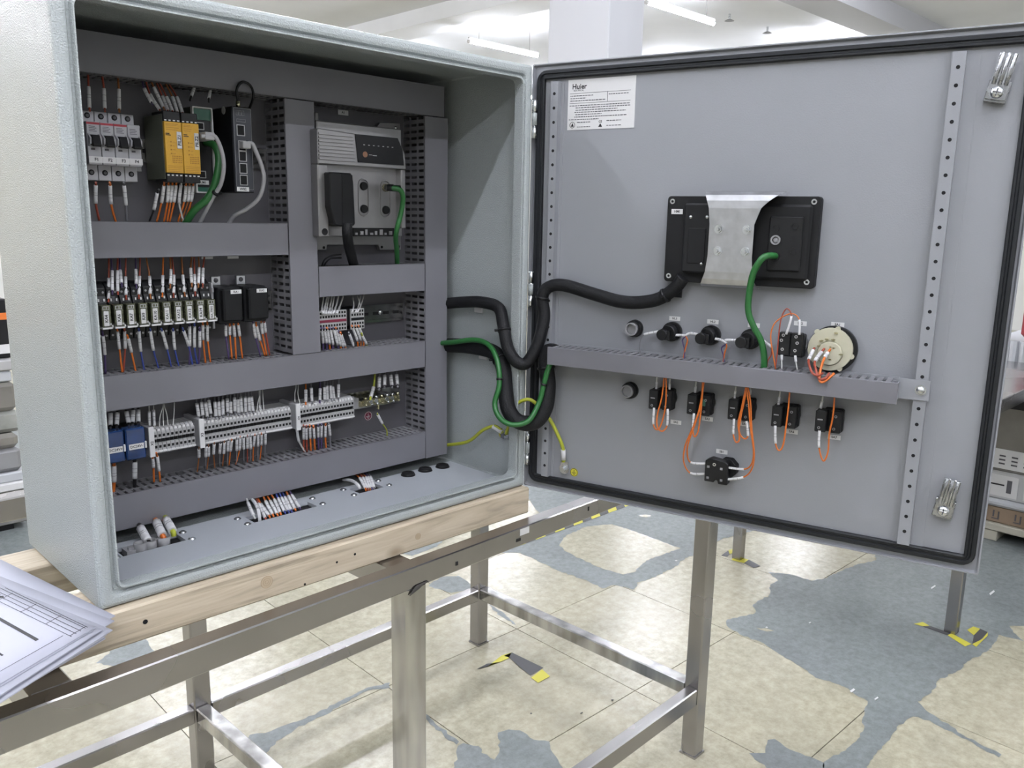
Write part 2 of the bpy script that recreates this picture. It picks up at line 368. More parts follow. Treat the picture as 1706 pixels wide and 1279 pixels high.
for nm, polys, z, mm in (('bare_patch', PATCH, FZ+.0007, BARE), ('paint_island', ISL, FZ+.0013, TILE)):
    bm = flat_poly(polys, z, .005); me = bpy.data.meshes.new(nm); bm.to_mesh(me); bm.free(); me.materials.append(mm)
    o = bpy.data.objects.new(nm, me); C.objects.link(o); o.parent = fl; o['kind'] = 'stuff'
# ---------------------------------------------------------------- ceiling tubes
TUBE = emis('tube_light', (.90, .915, 1.0), TUBE_STRENGTH)
def tube_light(x, y, label):
    t = thing('tube_light', label, 'light', (x, y, 2.65), group='ceiling tube lights')
    B().cyl((x-.6, y, 2.65), (x+.6, y, 2.65), .019, 10).obj('tube', TUBE, t)
    bb = B()
    bb.box(x-.62, x+.62, y-.010, y+.010, 2.68, 2.70); bb.cyl((x-.63, y, 2.65), (x-.6, y, 2.65), .021, 10); bb.cyl((x+.6, y, 2.65), (x+.63, y, 2.65), .021, 10)
    bb.obj('batten', LABEL, t)
    for dx in (-.45, .45): B().cyl((x+dx, y, 2.70), (x+dx, y, 3.0), .004, 6).obj('hanger', STEEL, t)
ROWS = [(9.75, 'in the unseen row added for ceiling light'), (7.0, 'beyond the column, seen over the cabinet corner'), (4.25, 'right of the white column'), (1.5, 'in the row behind the cabinet'), (-1.25, 'in the row over the camera side'), (-4.0, 'in the row far behind the camera')]  # the first row listed is out of view, added to brighten the ceiling
for y, where in ROWS:
    for k, x in enumerate((7.5, 3.2, .3, -3.3, 11.1) if y > 4 else (7.5, 3.9, .3, -1.5, -3.3)):  # last far tube and fourth near tube are unseen, added for more light
        if y == 4.25 and k == 0: x = 7.4
        lab = f'bright bluish white ceiling tube {where}' if k == 0 and 4 < y < 9 else f'ceiling tube light, {ORD[k]} from the right wall {where}'
        tube_light(x, y, lab)
for i, (x, y, l) in enumerate(((7.14, 7.75, 'small ceiling sprinkler head left of the column above the cabinet'), (9.06, 4.71, 'small ceiling sprinkler head just right of the bright tube'), (9.96, 4.70, 'small ceiling sprinkler head nearest the door top edge'))):
    t = thing('sprinkler_head', l, 'sprinkler', (x, y, 2.85), group='ceiling sprinklers')
    B().cyl((x, y, 2.93), (x, y, 3.0), .014, 8).obj('pipe', ZINC, t); B().cyl((x, y, 2.92), (x, y, 2.935), .06, 10, r2=.03).obj('deflector', GREYM, t)
# ---------------------------------------------------------------- steel workbench under the cabinet
T = thing('steel_workbench', 'welded stainless steel workbench frame under the cabinet and timber beams', 'workbench', (0, 0, FZ), FR_TAB)
ZT = -.055; RH = .05
S2 = .045
def leg(x, y, foot=True, m=STEEL):
    b = B(); b.box(x, x+S2, y+.0008, y+S2, FZ+.004, (-.103+(x+2.1)/2.145*.028) if y < .1 else ZT); o = b.obj('leg', m, T, .003)
    if foot: B().box(x-.002, x+S2+.002, y-.002, y+S2+.002, FZ, FZ+.006).obj('foot_cap', STEEL, o)
YB = .843
leg(0, 0); leg(0, YB); leg(-.986, 0, m=STEELP); leg(-.986, YB); leg(-1.98, 0); leg(-1.98, YB)
B().prism([(-2.1, -.106), (S2, -.078), (S2, -.049), (-2.1, -.056)], 0, .032, 'y').obj('front_rail', STEEL, T, .002)
B().box(-2.1, S2, YB, YB+S2, ZT-RH, ZT-.0005).obj('rear_rail', STEEL, T, .003)
for x in (-.996, -1.545, -.02, -2.08):
    B().box(x, x+.05, .032, YB, ZT-RH, ZT-.0004).obj('cross_rail', STEEL, T, .003)
sz0, sz1 = FZ+.166, FZ+.206
for x0, x1 in ((-.986+S2, 0), (-1.98+S2, -.986)):
    B().box(x0, x1, .004, .036, sz0-.008, sz1).obj('front_stretcher', STEEL, T, .003)
    B().box(x0, x1, YB+.0, YB+.036, sz0, sz1).obj('rear_stretcher', STEEL, T, .003)
for x in (0, -.986, -1.98):
    B().box(x+.002, x+.038, S2, YB, sz0+.004, sz1+.002).obj('side_stretcher', STEELP, T, .003)
b = B(); zw = -.089
for k_ in range(7):
    b.tube(catmull([(-.980+.003*k_, -.0015, zw-.011+.001*k_), (-.972+.004*k_, -.0025, zw-.001+.0006*k_), (-.962+.0035*k_, -.0015, zw+.003), (-.946+.001*k_, -.0015, zw+.001+.001*(k_ % 3))], 4), .0008, 5)
b.obj('weld_bead', mat('burnt_weld', (.06, .055, .05), .6), T, label='dark burnt weld bead at the top of the leg')
for (x, z, w2, h2) in ((-.72, -.077, .012, .006), (-.985+.48, -.068, .004, .009), (-.42, -.062, .005, .006), (-.30, -.085, .004, .006), (-.985+.11, -.078, .005, .007)):
    B().box(x, x+w2, -.0008, .0005, z, z+h2).obj('paint_mark', INK, T)
B().box(-1.30, -1.265, .006, .026, ZT, ZT+.0006).obj('sticker_residue', LABEL, T, label='pale sticker residue on the rail top')
B().box(-.71, -.685, -.0008, .018, ZT-.012, ZT+.0006).obj('tape_scrap', LABEL, T, label='small scrap of white tape on the rail')
def beam(x0, x1, y0, y1, z0, z1, m, name, label):
    b = B(); N = 14
    for i in range(N):
        pass
    b.box(x0, x1, y0, y1, z0, z1)
    o = solo(b, name, m, label, 'timber', (x0, y0, z0), bev=.003)
    return o
fb = beam(-.42, .812, -.012, .085, -.0548, -.001, WOOD, 'timber_beam', 'rough pine beam carrying the front edge of the grey cabinet')
def holes(par, L_):
    for x, z, r in L_: B().cyl((x, -.0125, z), (x, -.0115, z), r, 8).obj('nail_hole', DARK, par)
holes(fb, [(.052, -.028, .0035), (.36, -.030, .002), (.395, -.026, .0022), (.30, -.05, .002)])
KN1, KN2 = mat('wood_knot', (.60, .48, .33), .7), mat('wood_knot_ring', (.46, .35, .23), .7)
for kx, kz, kr in ((.235, -.026, .010), (.528, -.030, .006)):
    k = B(); k.cyl((kx, -.0122, kz), (kx, -.0119, kz), kr, 14)
    for f_ in (.30, .62, 1.0): k.ring((kx, -.0121, kz), (0, -1, 0), kr*f_-.0006, kr*f_, .0003, 16, 1)
    k.obj('knot', [KN1, KN2], fb)
beam(-.45, .80, .215, .30, -.0548, -.001, WOODD, 'timber_beam', 'pine beam carrying the rear of the cabinet, its end sticking out left')
# second bench beyond the door
T2 = thing('steel_workbench', 'steel workbench farther right, its two legs standing on hazard tape', 'workbench', (2.72, -.31, FZ))
for x, y in ((2.715, -.30), (2.735, .57), (3.75, -.30), (3.77, .57)):
    B().box(x, x+.04, y, y+.04, FZ, -.12).obj('leg', STEEL, T2, .003)
for a in ((2.715, 3.79, -.30, -.26), (2.735, 3.81, .57, .61)): B().box(*a, -.12, -.075).obj('long_rail', STEEL, T2, .003)
B().box(2.70, 3.80, -.315, .625, -.0748, -.055).obj('top_board', STEEL, T2, .003)
for x in (2.72, 3.75): B().box(x, x+.04, -.26, .57, -.12, -.076).obj('cross_rail', STEEL, T2, .003)
# hazard tape on the floor
def haz(pts_y, pts_k, name, label, loc):
    t = thing(name, label, 'tape', (*loc, FZ))
    for nm, polys, m in (('yellow_stripe', pts_y, TAPEY), ('black_stripe', pts_k, TAPEK)):
        for p in polys:
            b = B(); q = list(p); a = sum(q[i][0]*q[(i+1) % len(q)][1]-q[(i+1) % len(q)][0]*q[i][1] for i in range(len(q)))
            if a < 0: q = q[::-1]
            n = len(q); b.add([(x, y, FZ+.0016) for x, y in q]+[(x, y, FZ+.0020) for x, y in q], [tuple(range(n, 2*n))]+[(i, (i+1) % n, n+(i+1) % n, n+i) for i in range(n)])
            b.obj(nm, m, t)
ys, ks = [], []
for i in range(16):
    x0 = 1.93+i*.0655; p = [(x0, 1.325), (x0+.0655, 1.325), (x0+.0655+.05, 1.378), (x0+.05, 1.378)]
    (ys if i % 2 else ks).append(p)
haz(ys, ks, 'hazard_tape', 'long yellow and black hazard tape strip on the floor behind the bench', (1.93, 1.325))
haz([[(1.355, .678), (1.437, .697), (1.475, .688), (1.44, .668), (1.40, .672)], [(1.472, .546), (1.41, .535), (1.405, .50), (1.46, .50)]],
    [[(1.318, .69), (1.355, .678), (1.40, .672), (1.365, .692)], [(1.44, .690), (1.475, .688), (1.482, .55), (1.418, .546), (1.43, .610), (1.446, .668)]],
    'hazard_tape', 'torn corner scrap of hazard tape inside the bench legs', (1.32, .55))
haz([[(2.695, -.165), (2.735, -.182), (2.722, -.21), (2.70, -.195)], [(2.695, -.28), (2.72, -.285), (2.69, -.36), (2.655, -.35)], [(2.79, -.315), (2.835, -.322), (2.835, -.345), (2.765, -.345)], [(2.69, -.362), (2.76, -.375), (2.828, -.372), (2.80, -.380), (2.68, -.378)]],
    [[(2.70, -.195), (2.722, -.21), (2.72, -.285), (2.695, -.28)], [(2.69, -.362), (2.765, -.345), (2.835, -.345), (2.828, -.372), (2.74, -.372)]],
    'hazard_tape', 'hazard tape corner at the right leg of the farther bench', (2.7, -.3))
haz([[(2.845, .655), (2.80, .665), (2.77, .64), (2.81, .63)], [(2.717, .60), (2.768, .612), (2.775, .55), (2.728, .545)]],
    [[(2.80, .665), (2.727, .655), (2.735, .63), (2.77, .64)], [(2.728, .545), (2.775, .55), (2.752, .482), (2.712, .49)]],
    'hazard_tape', 'hazard tape corner at the left leg of the farther bench', (2.75, .58))
# little litter on the floor
for i, (x, y, s1, s2, a) in enumerate(((2.53, .755, .012, .010, 0), (2.27, .19, .010, .008, .4), (2.42, .10, .014, .006, .8), (2.09, -.20, .03, .009, .3), (2.10, -.27, .026, .006, -.2), (3.08, -.10, .05, .008, -.6), (3.2, -.28, .06, .010, -.5), (1.27, .40, .006, .005, 0), (1.50, .28, .008, .006, 0), (1.38, .30, .012, .004, .7))):
    m = LABEL if i < 7 else INK
    s1 *= .5; s2 *= .5
    solo(B().prism([(-s1, -s2*.6), (s1*.7, -s2), (s1, s2*.5), (-s1*.5, s2)], 0, .0012, 'z'), 'paper_scrap' if i < 7 else 'dirt_crumb', m,
         ('tiny white paper scrap on the floor, ' if i < 7 else 'tiny dark crumb on the floor, ')+['by the far cream patch', 'at the tip of the bare patch', 'in the middle of the bare patch', 'on the lower grey strip', 'lowest on the grey strip', 'below the door corner', 'right of the door corner', 'under the bench stretcher', 'right of the bench leg', 'between tile joints'][i], 'scrap', (0, 0, 0)).location = (x, y, FZ+.0016)
# ---------------------------------------------------------------- drawings lying on the beam
def sheet(corner, e1, e2, z, bendd, name='sheet'):
    """one sheet: corner near the cabinet, e1 along the short edge (left down), e2 along the long edge (away)"""
    n1, n2 = 8, 8; vs = []
    for i in range(n1+1):
        for j in range(n2+1):
            a, c = i/n1, j/n2
            dz = bendd*((1-c)**3)*(.6+.4*(1-a)) - .03*a*a*(1-c)*0
            vs.append((corner[0]+e1[0]*a+e2[0]*c, corner[1]+e1[1]*a+e2[1]*c, z+dz))
    fs = [(i*(n2+1)+j, (i+1)*(n2+1)+j, (i+1)*(n2+1)+j+1, i*(n2+1)+j+1) for i in range(n1) for j in range(n2)]
    lo = [(x, y, zz-.0012) for x, y, zz in vs]; k = len(vs); b = B(); b.add(vs, fs, 0, True); b.add(lo, [f[::-1] for f in fs], 0, True)
    rim = [j for j in range(n2+1)]+[i*(n2+1)+n2 for i in range(1, n1+1)]+[n1*(n2+1)+j for j in range(n2-1, -1, -1)]+[i*(n2+1) for i in range(n1-1, 0, -1)]
    b.add(vs+lo, [(rim[q], rim[(q+1) % len(rim)], k+rim[(q+1) % len(rim)], k+rim[q]) for q in range(len(rim))])
    return b, (lambda a, c, up=.0004: Vector((corner[0]+e1[0]*a+e2[0]*c, corner[1]+e1[1]*a+e2[1]*c, z+bendd*((1-c)**3)*(.6+.4*(1-a))+up)))
st = thing('drawing_stack', 'loose stack of printed circuit drawings beside the cabinet', 'papers', (-.12, .02, 0))
e1 = Vector((-.262, -.140)); e2 = Vector((-.095, .40))
topf = None
for q in range(9):
    cx_, cy_ = -.024+rnd.uniform(-.010, .012)+(.012 if q in (1, 3) else 0), -.078+rnd.uniform(-.008, .012)
    if q == 8: cx_, cy_ = -.030, -.072
    r_ = math.radians(rnd.uniform(-3, 3)) if q < 8 else 0
    rot = lambda v: Vector((v.x*math.cos(r_)-v.y*math.sin(r_), v.x*math.sin(r_)+v.y*math.cos(r_)))
    bb, f = sheet((cx_, cy_), rot(e1), rot(e2), .0015+.0018*q, -.0*q)
    o = bb.obj('sheet', PAPER, st)
    topf = f; topo = o
for (cx_, cy_, a_) in ((.006, -.036, -.04), (.000, -.050, .04)):
    rot = lambda v: Vector((v.x*math.cos(a_)-v.y*math.sin(a_), v.x*math.sin(a_)+v.y*math.cos(a_)))
    bb, f = sheet((cx_, cy_), rot(e1), rot(e2), .0060+.002*a_, 0); bb.obj('sheet', PAPER, st)
def pline(par, f, a0, c0, a1, c1, wd, m=INK, name='printed_line'):
    b = B(); N = 6
    p0, p1 = Vector((a0, c0)), Vector((a1, c1)); d = (p1-p0); nr = Vector((-d.y*1.0, d.x)); nr = nr.normalized()*wd/2
    vs = []
    for i in range(N+1):
        p = p0.lerp(p1, i/N); vs += [f(p.x-nr.x, p.y-nr.y), f(p.x+nr.x, p.y+nr.y)]
    b.add(vs, [(2*i, 2*i+2, 2*i+3, 2*i+1) for i in range(N)]); return b
bb = B()
def addl(*a):
    o = pline(None, topf, *a); bb.add(o.v, o.f)
addl(.20, .10, .155, .98, .016); addl(.345, .12, .30, .98, .009)
for a, c0, c1 in ((.03, .02, .97), (.055, .02, .97), (.08, .02, .6), (.105, .02, .97), (.02, .02, .5)): addl(a, c0, a-.01, c1, .0025)
addl(.47, .16, .44, .97, .003)
for c in (.03, .16, .30, .44, .60, .75): addl(.02, c, .105, c, .0025)
addl(.12, .05, .98, .06, .002)
for q in range(26):
    a = rnd.uniform(.3, .95); c = rnd.choice((.16, .22, .30, .5, .62)); addl(a, c, a, c+rnd.uniform(.03, .06), .010)
for (a_, c_) in ((.085, .46), (.085, .50), (.085, .54), (.085, .58)):
    addl(a_-.022, c_-.012, a_+.022, c_+.012, .012); addl(a_+.022, c_-.012, a_-.022, c_+.012, .008)
bb.obj('printing', INK, topo)
# ---------------------------------------------------------------- the cabinet
cab = thing('electrical_cabinet', 'open light grey steel electrical control cabinet with its door swung right', 'cabinet', (0, 0, 0))
b = B()
b.sweep_rect(0, W_, 0, H_, [(0, D_), (0, .007), (.0015, .0025), (.006, 0), (.013, 0), (.017, .0015), (.0195, .007), (.0225, .007), (.0235, .0005), (.0245, -.002), (.0262, -.002), (.0268, .0), (.0268, .020), (.003, .0205), (.003, D_-.003)],
             lambda d: .003+min(.009, d*.34), 6, 0, True, True)
shell = b.obj('shell', [PAINT], cab)
for p in shell.data.polygons: p.use_smooth = False
B().box(.03, .782, .275, .278, .018, .785).obj('mounting_plate', PLATE, cab)
B().box(.034, .778, .278, D_-.003, .1, .14).obj('plate_stand_off', PLATE, cab)
# gland plate with three cut-outs: built as strips round the openings
gp = B(); zz0, zz1 = .006, .012
cut = [(.081, .178, .139, .176), (.296, .418, .139, .172), (.515, .572, .148, .182)]
xs = [.030]+[v for c in cut for v in c[:2]]+[.782]
gp.box(.030, .782, .030, .139, zz0, zz1)
for i in range(0, len(xs), 2): gp.box(xs[i], xs[i+1], .139, .198, zz0, zz1)
for c in cut:
    if c[2] > .139: gp.box(c[0], c[1], .139, c[2], zz0, zz1)
    gp.box(c[0], c[1], c[3], .198, zz0, zz1)
gland = gp.obj('gland_plate', PAINT_G, cab)
for c in cut: B().box(c[0]+.0005, c[1]-.0005, c[2]+.0005, c[3]-.0005, .0032, .0050).obj('cable_opening', DARK, gland)
sm = B(); sm.dome((0, 0, 0), (0, 0, 1), .0055, .003, 12); sm.cyl((0, 0, -.0004), (0, 0, 0), .0062, 12); sme = sm.mesh('screw', [ZINC])
for x, y in ((.072, .142), (.188, .175), (.187, .138), (.283, .174), (.284, .14), (.434, .181), (.432, .143), (.504, .186), (.502, .147), (.586, .187), (.586, .151)): inst('screw', sme, gland, (x, y, .0125))
for i, (x, y) in enumerate(((.654, .179), (.699, .180), (.742, .176))):
    g = B(); g.cyl((x, y, .012), (x, y, .0165), .0150, 20, r2=.0128); g.ring((x, y, .0165), (0, 0, 1), .008, .0125, .001, 20); g.obj('blanking_plug', BLACKM, gland)
for x in (.110, .125, .146):
    g = B(); g.ring((x, .148, .006), (0, 0, 1), .0078, .0100, .018, 20); g.box(x-.0098, x+.0098, .1565, .1600, .006, .016); g.obj('cable_gland_ring', GREYM, gland)
g = B(); g.box(.088, .106, .143, .165, .006, .016); g.box(.092, .100, .146, .152, .016, .020); g.obj('gland_insert', GREYM, gland)
# hinges
def hinge(z, n):
    h = B(); x, y = W_+.0045, -.001
    h.cyl((x, y, z-.030), (x, y, z+.030), .0026, 10); o = h.obj('hinge', ZINC, cab)
    for k in (-1, 0, 1): B().cyl((x, y, z+k*.0235-.0105), (x, y, z+k*.0235+.0105), .0046, 12).obj('hinge_knuckle', ZINC if k else PAINT, o)
hinge(.706, 0); hinge(.393, 1); hinge(.078, 2)
# door ------------------------------------------------------------
DW, DZ0, DZ1 = .8014, -.0039, .8039
d = B()
d.sweep_rect(-.009, DW, DZ0, DZ1, [(0, .024), (0, .0008), (.0006, 0), (.0022, 0), (.0030, .003), (.0045, .0065), (.0115, .006)], lambda q: .003+q*.5, 6, 0, True, True)
door = d.obj('door', PAINT_IN, None); door.parent = cab; door.location = FR_DOOR[0]; door.rotation_euler = (0, 0, FR_DOOR[1]); PLOC[door] = (0, 0, 0)
g = B(); g.sweep_rect(-.0105, .8058, DZ0, DZ1, [(.0118, .006), (.0118, -.0005), (.0135, -.0022), (.0180, -.0022), (.0195, .0002), (.0220, .0002), (.0235, -.0022), (.0262, -.0022), (.0278, -.0005), (.0278, .006)], lambda q: max(.0015, .020-.62*(q-.0118)/.016*.03), 6)
g.obj('gasket', GASKET, door)
def rail(u0, u1, b0, b1, name):
    r = B(); r.box(b0, b1, .0045, .006, .022, .768); r.box(u0, u1, -.0100, -.0085, .026, .770); 
    e = u1 if abs(u1-b1) > abs(u0-b0) else u0
    r.box(u0, u0+.0015, -.009, .006, .026, .770); r.box(u1-.0015, u1, -.009, .006, .026, .770)
    for i in range(29): r.cyl(((u0+u1)/2, -.0103, .0485+.0250*i), ((u0+u1)/2, -.0098, .0485+.0250*i), .0028, 10, 1)
    r.obj('mounting_rail', [PAINT_IN, DARK], door)
rail(.0360, .0505, .022, .056, 'l'); rail(.6835, .7015, .676, .720, 'r')
def latch(u, v, a):
    p = B(); p.box(-.014, .014, -.006, .006, -.013, .016); p.prism([(-.0130, -.010), (.0130, -.010), (.0130, .010), (.0115, .016), (.0115, .052), (-.0115, .052), (-.0115, .016), (-.0130, .010)], -.0115, -.008, 'y'); p.box(-.009, .009, -.008, -.006, -.008, .014)
    for x in (-.0078, 0, .0078): p.cyl((x, -.0115, .010), (x, -.0120, .0525), .0029, 10)
    p.dome((0, -.012, 0), (0, -1, 0), .0085, .0045, 14, 1); p.box(-.0055, .0055, -.0170, -.0160, -.001, .001, 2); p.box(-.001, .001, -.0170, -.0160, -.0055, .0055, 2)
    me = p.mesh('door_latch', [LATCHM, ZINC, INKG], bev=.0005)
    inst('door_latch', me, door, (u, 0, v), (0, a, 0))
latch(.745, .711, math.radians(11)); latch(.743, .093, math.radians(9))
# rating label on the door
lb = solo(B().box(.0635, .1945, .0052, .006, .6855, .7725), 'rating_label', LABEL, 'white printed rating label at the top left of the door', 'label', (.0635, .006, .6855), FR_DOOR, bev=0)
L0, V0 = .0635, .7725
text('Huier', lb, (L0+.0225, .0050, V0-.0125), .0125, name='lettering'); text('ELECTRICAL', lb, (L0+.0213, .0050, V0-.0190), .0037, INKG)
b = B()
def hl(u0, u1, v, t=.0006): b.box(L0+u0, L0+u1, .0049, .0053, V0-v-t, V0-v)
hl(.004, .122, .0235); hl(.004, .122, .0405); b.box(L0+.078, L0+.0786, .0049, .0053, V0-.0405, V0-.0235)
def dashes(u0, u1, v, h=.0013):
    u = u0
    while u < u1:
        wd = rnd.uniform(.002, .006); wd = min(wd, u1-u); b.box(L0+u, L0+u+wd, .0049, .0053, V0-v-h, V0-v); u += wd+.0012
for u0, u1, v in ((.005, .050, .0275), (.005, .036, .0318), (.005, .074, .0360), (.081, .118, .0275), (.004, .122, .0445), (.016, .122, .0482), (.016, .098, .0522), (.014, .114, .0560), (.016, .068, .0600), (.014, .116, .0640), (.003, .062, .0685), (.020, .046, .0735), (.020, .046, .0815), (.078, .106, .0725), (.078, .106, .0808)): dashes(u0, u1, v)
b.obj('small_print', INKG, lb)
text('CE', lb, (L0+.066, .0050, V0-.0745), .0055)
b = B(); b.ring((L0+.0105, .0053, V0-.0785), (0, -1, 0), .0046, .0054, .0004, 24); b.prism([(L0+.0075, V0-.0812), (L0+.0135, V0-.0812), (L0+.0105, V0-.0752)], .0049, .0053); b.prism([(L0+.062, V0-.0835), (L0+.070, V0-.0835), (L0+.066, V0-.0775)], .0049, .0053); b.obj('approval_mark', INK, lb)
# ---------------------------------------------------------------- wiring ducts
def fin_h():
    b = B(); b.box(0, .0074, 0, .067, 0, .0015)
    for y in (.022, .045): b.box(.0074, .0125, y-.001, y+.0045, 0, .0014)
    return b.mesh('finger', [DUCTF])
FH = fin_h()
def duct(name, label, x0, x1, z0, z1, fingers, y0=.205, y1=.275, fr=FR_CAB):
    t = thing(name, label, 'cable duct', (x0, y1, z0), fr, 'grey slotted cable ducts')
    b = B(); vert = (z1-z0) > (x1-x0)
    b.box(x0, x1, y0, y0+.0016, z0, z1)
    if vert: b.box(x0, x0+.0016, y0, y0+.005, z0, z1); b.box(x1-.0016, x1, y0, y0+.005, z0, z1)
    else: b.box(x0, x1, y0, y0+.005, z0, z0+.0016); b.box(x0, x1, y0, y0+.005, z1-.0016, z1)
    b.obj('cover', DUCT, t, .0005)
    B().box(x0+.001, x1-.001, y1-.0016, y1, z0+.001, z1-.001).obj('base', DUCTF, t)
    L_ = PLOC[t]
    for s in ('left', 'right') if vert else ('bottom', 'top'):
        if s in fingers:
            n = int(((z1-z0) if vert else (x1-x0))/.0125)
            for i in range(n):
                if vert:
                    x = x0+.0016 if s == 'left' else x1-.0031
                    inst('finger', FH, t, (x-L_[0]+.0015, y0+.002-L_[1], z0+.002+i*.0125-L_[2]), (0, -math.pi/2, 0))
                else:
                    z = z1-.0031 if s == 'top' else z0+.0016
                    inst('finger', FH, t, (x0+.002+i*.0125-L_[0], y0+.002-L_[1], z-L_[2]))
        else:
            b = B()
            if vert: x = x0+.0002 if s == 'left' else x1-.0017; b.box(x, x+.0015, y0+.006, y1, z0, z1)
            else: z = z1-.0018 if s == 'top' else z0+.0003; b.box(x0, x1, y0+.006, y1, z, z+.0015)
            b.obj('side_wall', DUCTF, t)
    return t
duct('cable_duct', 'long grey cable duct across the top of the mounting plate', .0325, .770, .719, .776, ('bottom',))
duct('cable_duct', 'grey cable duct between the breaker row and the relay row', .0905, .416, .4560, .510, ('top',))
duct('cable_duct', 'tall grey cable duct down the middle of the plate', .4180, .4740, .279, .7175, ('left',))
duct('cable_duct', 'short grey cable duct below the silver drive unit', .4760, .7195, .379, .434, ('top',))
duct('cable_duct', 'long grey cable duct below the relays and terminal modules', .0325, .7200, .223, .278, ('top',))
duct('cable_duct', 'tall grey cable duct along the right side of the plate', .7210, .7780, .028, .7175, ('left',))
duct('cable_duct', 'lowest grey cable duct above the cabinet floor', .0325, .7200, .029, .0865, ('top',))
duct('cable_duct', 'short grey cable duct half hidden behind the left cabinet rim', .0325, .0890, .289, .7175, ())
# duct on the door
dd = thing('cable_duct', 'grey slotted cable duct running across the inside of the door', 'cable duct', (.062, 0, .260), FR_DOOR, 'grey slotted cable ducts')
U0, U1, V0_, V1_ = .0675, .6645, .2600, .2926
b = B(); b.box(U0, U1, -.0570, -.0554, V0_, V1_); b.box(U0, U1, -.0554, -.051, V0_, V0_+.0015); b.box(U0, U1, -.0554, -.051, V1_-.0015, V1_); b.obj('cover', DUCT, dd, .0004)
B().box(U0, U1-.004, -.0016, 0, V0_, V1_+.001).obj('base', PAINT_IN, dd)
fm = B(); fm.box(0, .0074, 0, .0515, 0, .0015)
for y in (.014, .032): fm.box(.0074, .0125, y, y+.0025, 0, .0012)
fmm = fm.mesh('finger', [DUCTF])
for i in range(47): inst('finger', fmm, dd, (U0+.002+i*.0125-.062, -.0535, V1_-.0031-.260))
B().box(U0, U1-.004, -.054, -.0016, V0_+.0004, V0_+.0019).obj('side_wall', DUCTF, dd)
br = B(); br.box(.6605, .705, -.0120, -.0102, .262, .2935); br.box(.6605, .6625, -.050, -.0102, .262, .2885); br.obj('bracket', PAINT_IN, dd)
br = B(); br.dome((.6925, -.0128, .278), (0, -1, 0), .0065, .004, 12); br.cyl((.6925, -.0130, .278), (.6925, -.0120, .278), .008, 14); br.obj('bracket_screw', ZINC, dd)
br = B(); br.box(.034, .069, -.0120, -.0102, .262, .291); br.obj('bracket', PAINT_IN, dd)
# ---------------------------------------------------------------- DIN rails
def din(x0, x1, z, label, loc=None):
    t = thing('din_rail', label, 'rail', (x0, .275, z), group='din rails on the mounting plate')
    b = B(); b.box(x0, x1, .2675, .275, z-.0135, z+.0135); b.box(x0, x1, .2660, .2675, z-.0175, z-.0125); b.box(x0, x1, .2660, .2675, z+.0125, z+.0175)
    b.obj('rail', STEELP, t)
    for i in range(int((x1-x0)/.025)): B().box(x0+.008+i*.025, x0+.022+i*.025, .2670, .2676, z-.003, z+.003).obj('slot', DARK, t)
    return t
din(.092, .414, .620, 'din rail behind the breakers and yellow relays')
din(.092, .414, .372, 'din rail behind the plug-in relays')
d3 = din(.478, .712, .333, 'empty din rail to the right of the grey terminal modules')
B().dome((.6536, .267, .3349), (0, -1, 0), .006, .004, 12).obj('rail_screw', ZINC, d3)
din(.092, .70, .160, 'din rail behind the lowest terminal strips')
# ---------------------------------------------------------------- circuit breakers
def breaker(x0, txt, label):
    w2 = .0190; t = thing('circuit_breaker', label, 'breaker', (x0, .2660, .570), group='row of four circuit breakers')
    b = B(); b.prism([(.266, .570), (.230, .570), (.230, .592), (.209, .592), (.209, .6525), (.230, .6525), (.230, .669), (.266, .669)], x0+.0003, x0+w2-.0003, 'x')
    b.obj('body', MCBW, t, .0008)
    c = x0+w2/2
    for z in (.6625, .5815):
        s = B(); s.cyl((c, .2301, z), (c, .2296, z), .0042, 14); s.obj('terminal_hole', DARK, t)
        s = B(); s.cyl((c+.0005, .2297, z), (c+.0005, .2292, z), .0024, 10); s.box(c-.0015, c+.0025, .2289, .2293, z-.0005, z+.0005); s.obj('terminal_screw', INKG, t)
    B().box(x0+.0004, x0+w2-.0004, .2086, .2090, .6485, .6515).obj('red_band', RED if txt != 'F4' else MCBW, t)
    b = B(); b.box(c-.0068, c+.0068, .2070, .2092, .619, .634); b.prism([(.2075, .634), (.2075, .619), (.1965, .6165), (.1950, .6195), (.2010, .6335)], c-.0058, c+.0058, 'x'); b.obj('toggle', BLACK, t, .0006)
    for s_ in (-1, 1): 
        B().prism([(.209, .6175), (.2015, .621), (.2000, .629), (.209, .636)], c+s_*.0072-.0011, c+s_*.0072+.0011, 'x').obj('toggle_guard', MCBW, t)
    B().box(c-.0050, c+.0005, .2086, .2090, .6125, .6152).obj('indicator', INKG, t)
    b = B()
    for q in range(4): b.box(c-.006, c+.0045-.002*(q % 2), .2087, .2090, .6388+q*.0022, .6396+q*.0022)
    b.obj('printing', INKG, t)
    o = B().box(x0, x0+w2, .2070, .2090, .5945, .6035).obj('label_strip', LABEL, t); text(txt, o, (c+.001, .2067, .599), .0062)
for i in range(4): breaker(.0992+.0192*i, f'F{i+1}', f'white circuit breaker marked F{i+1} in the top left row')
s = B(); s.box(.1757, .185, .236, .270, .586, .655); solo(s, 'end_bracket', GREYM, 'grey end bracket right of the breaker marked F4', 'bracket', (.1757, .27, .586), bev=.001)
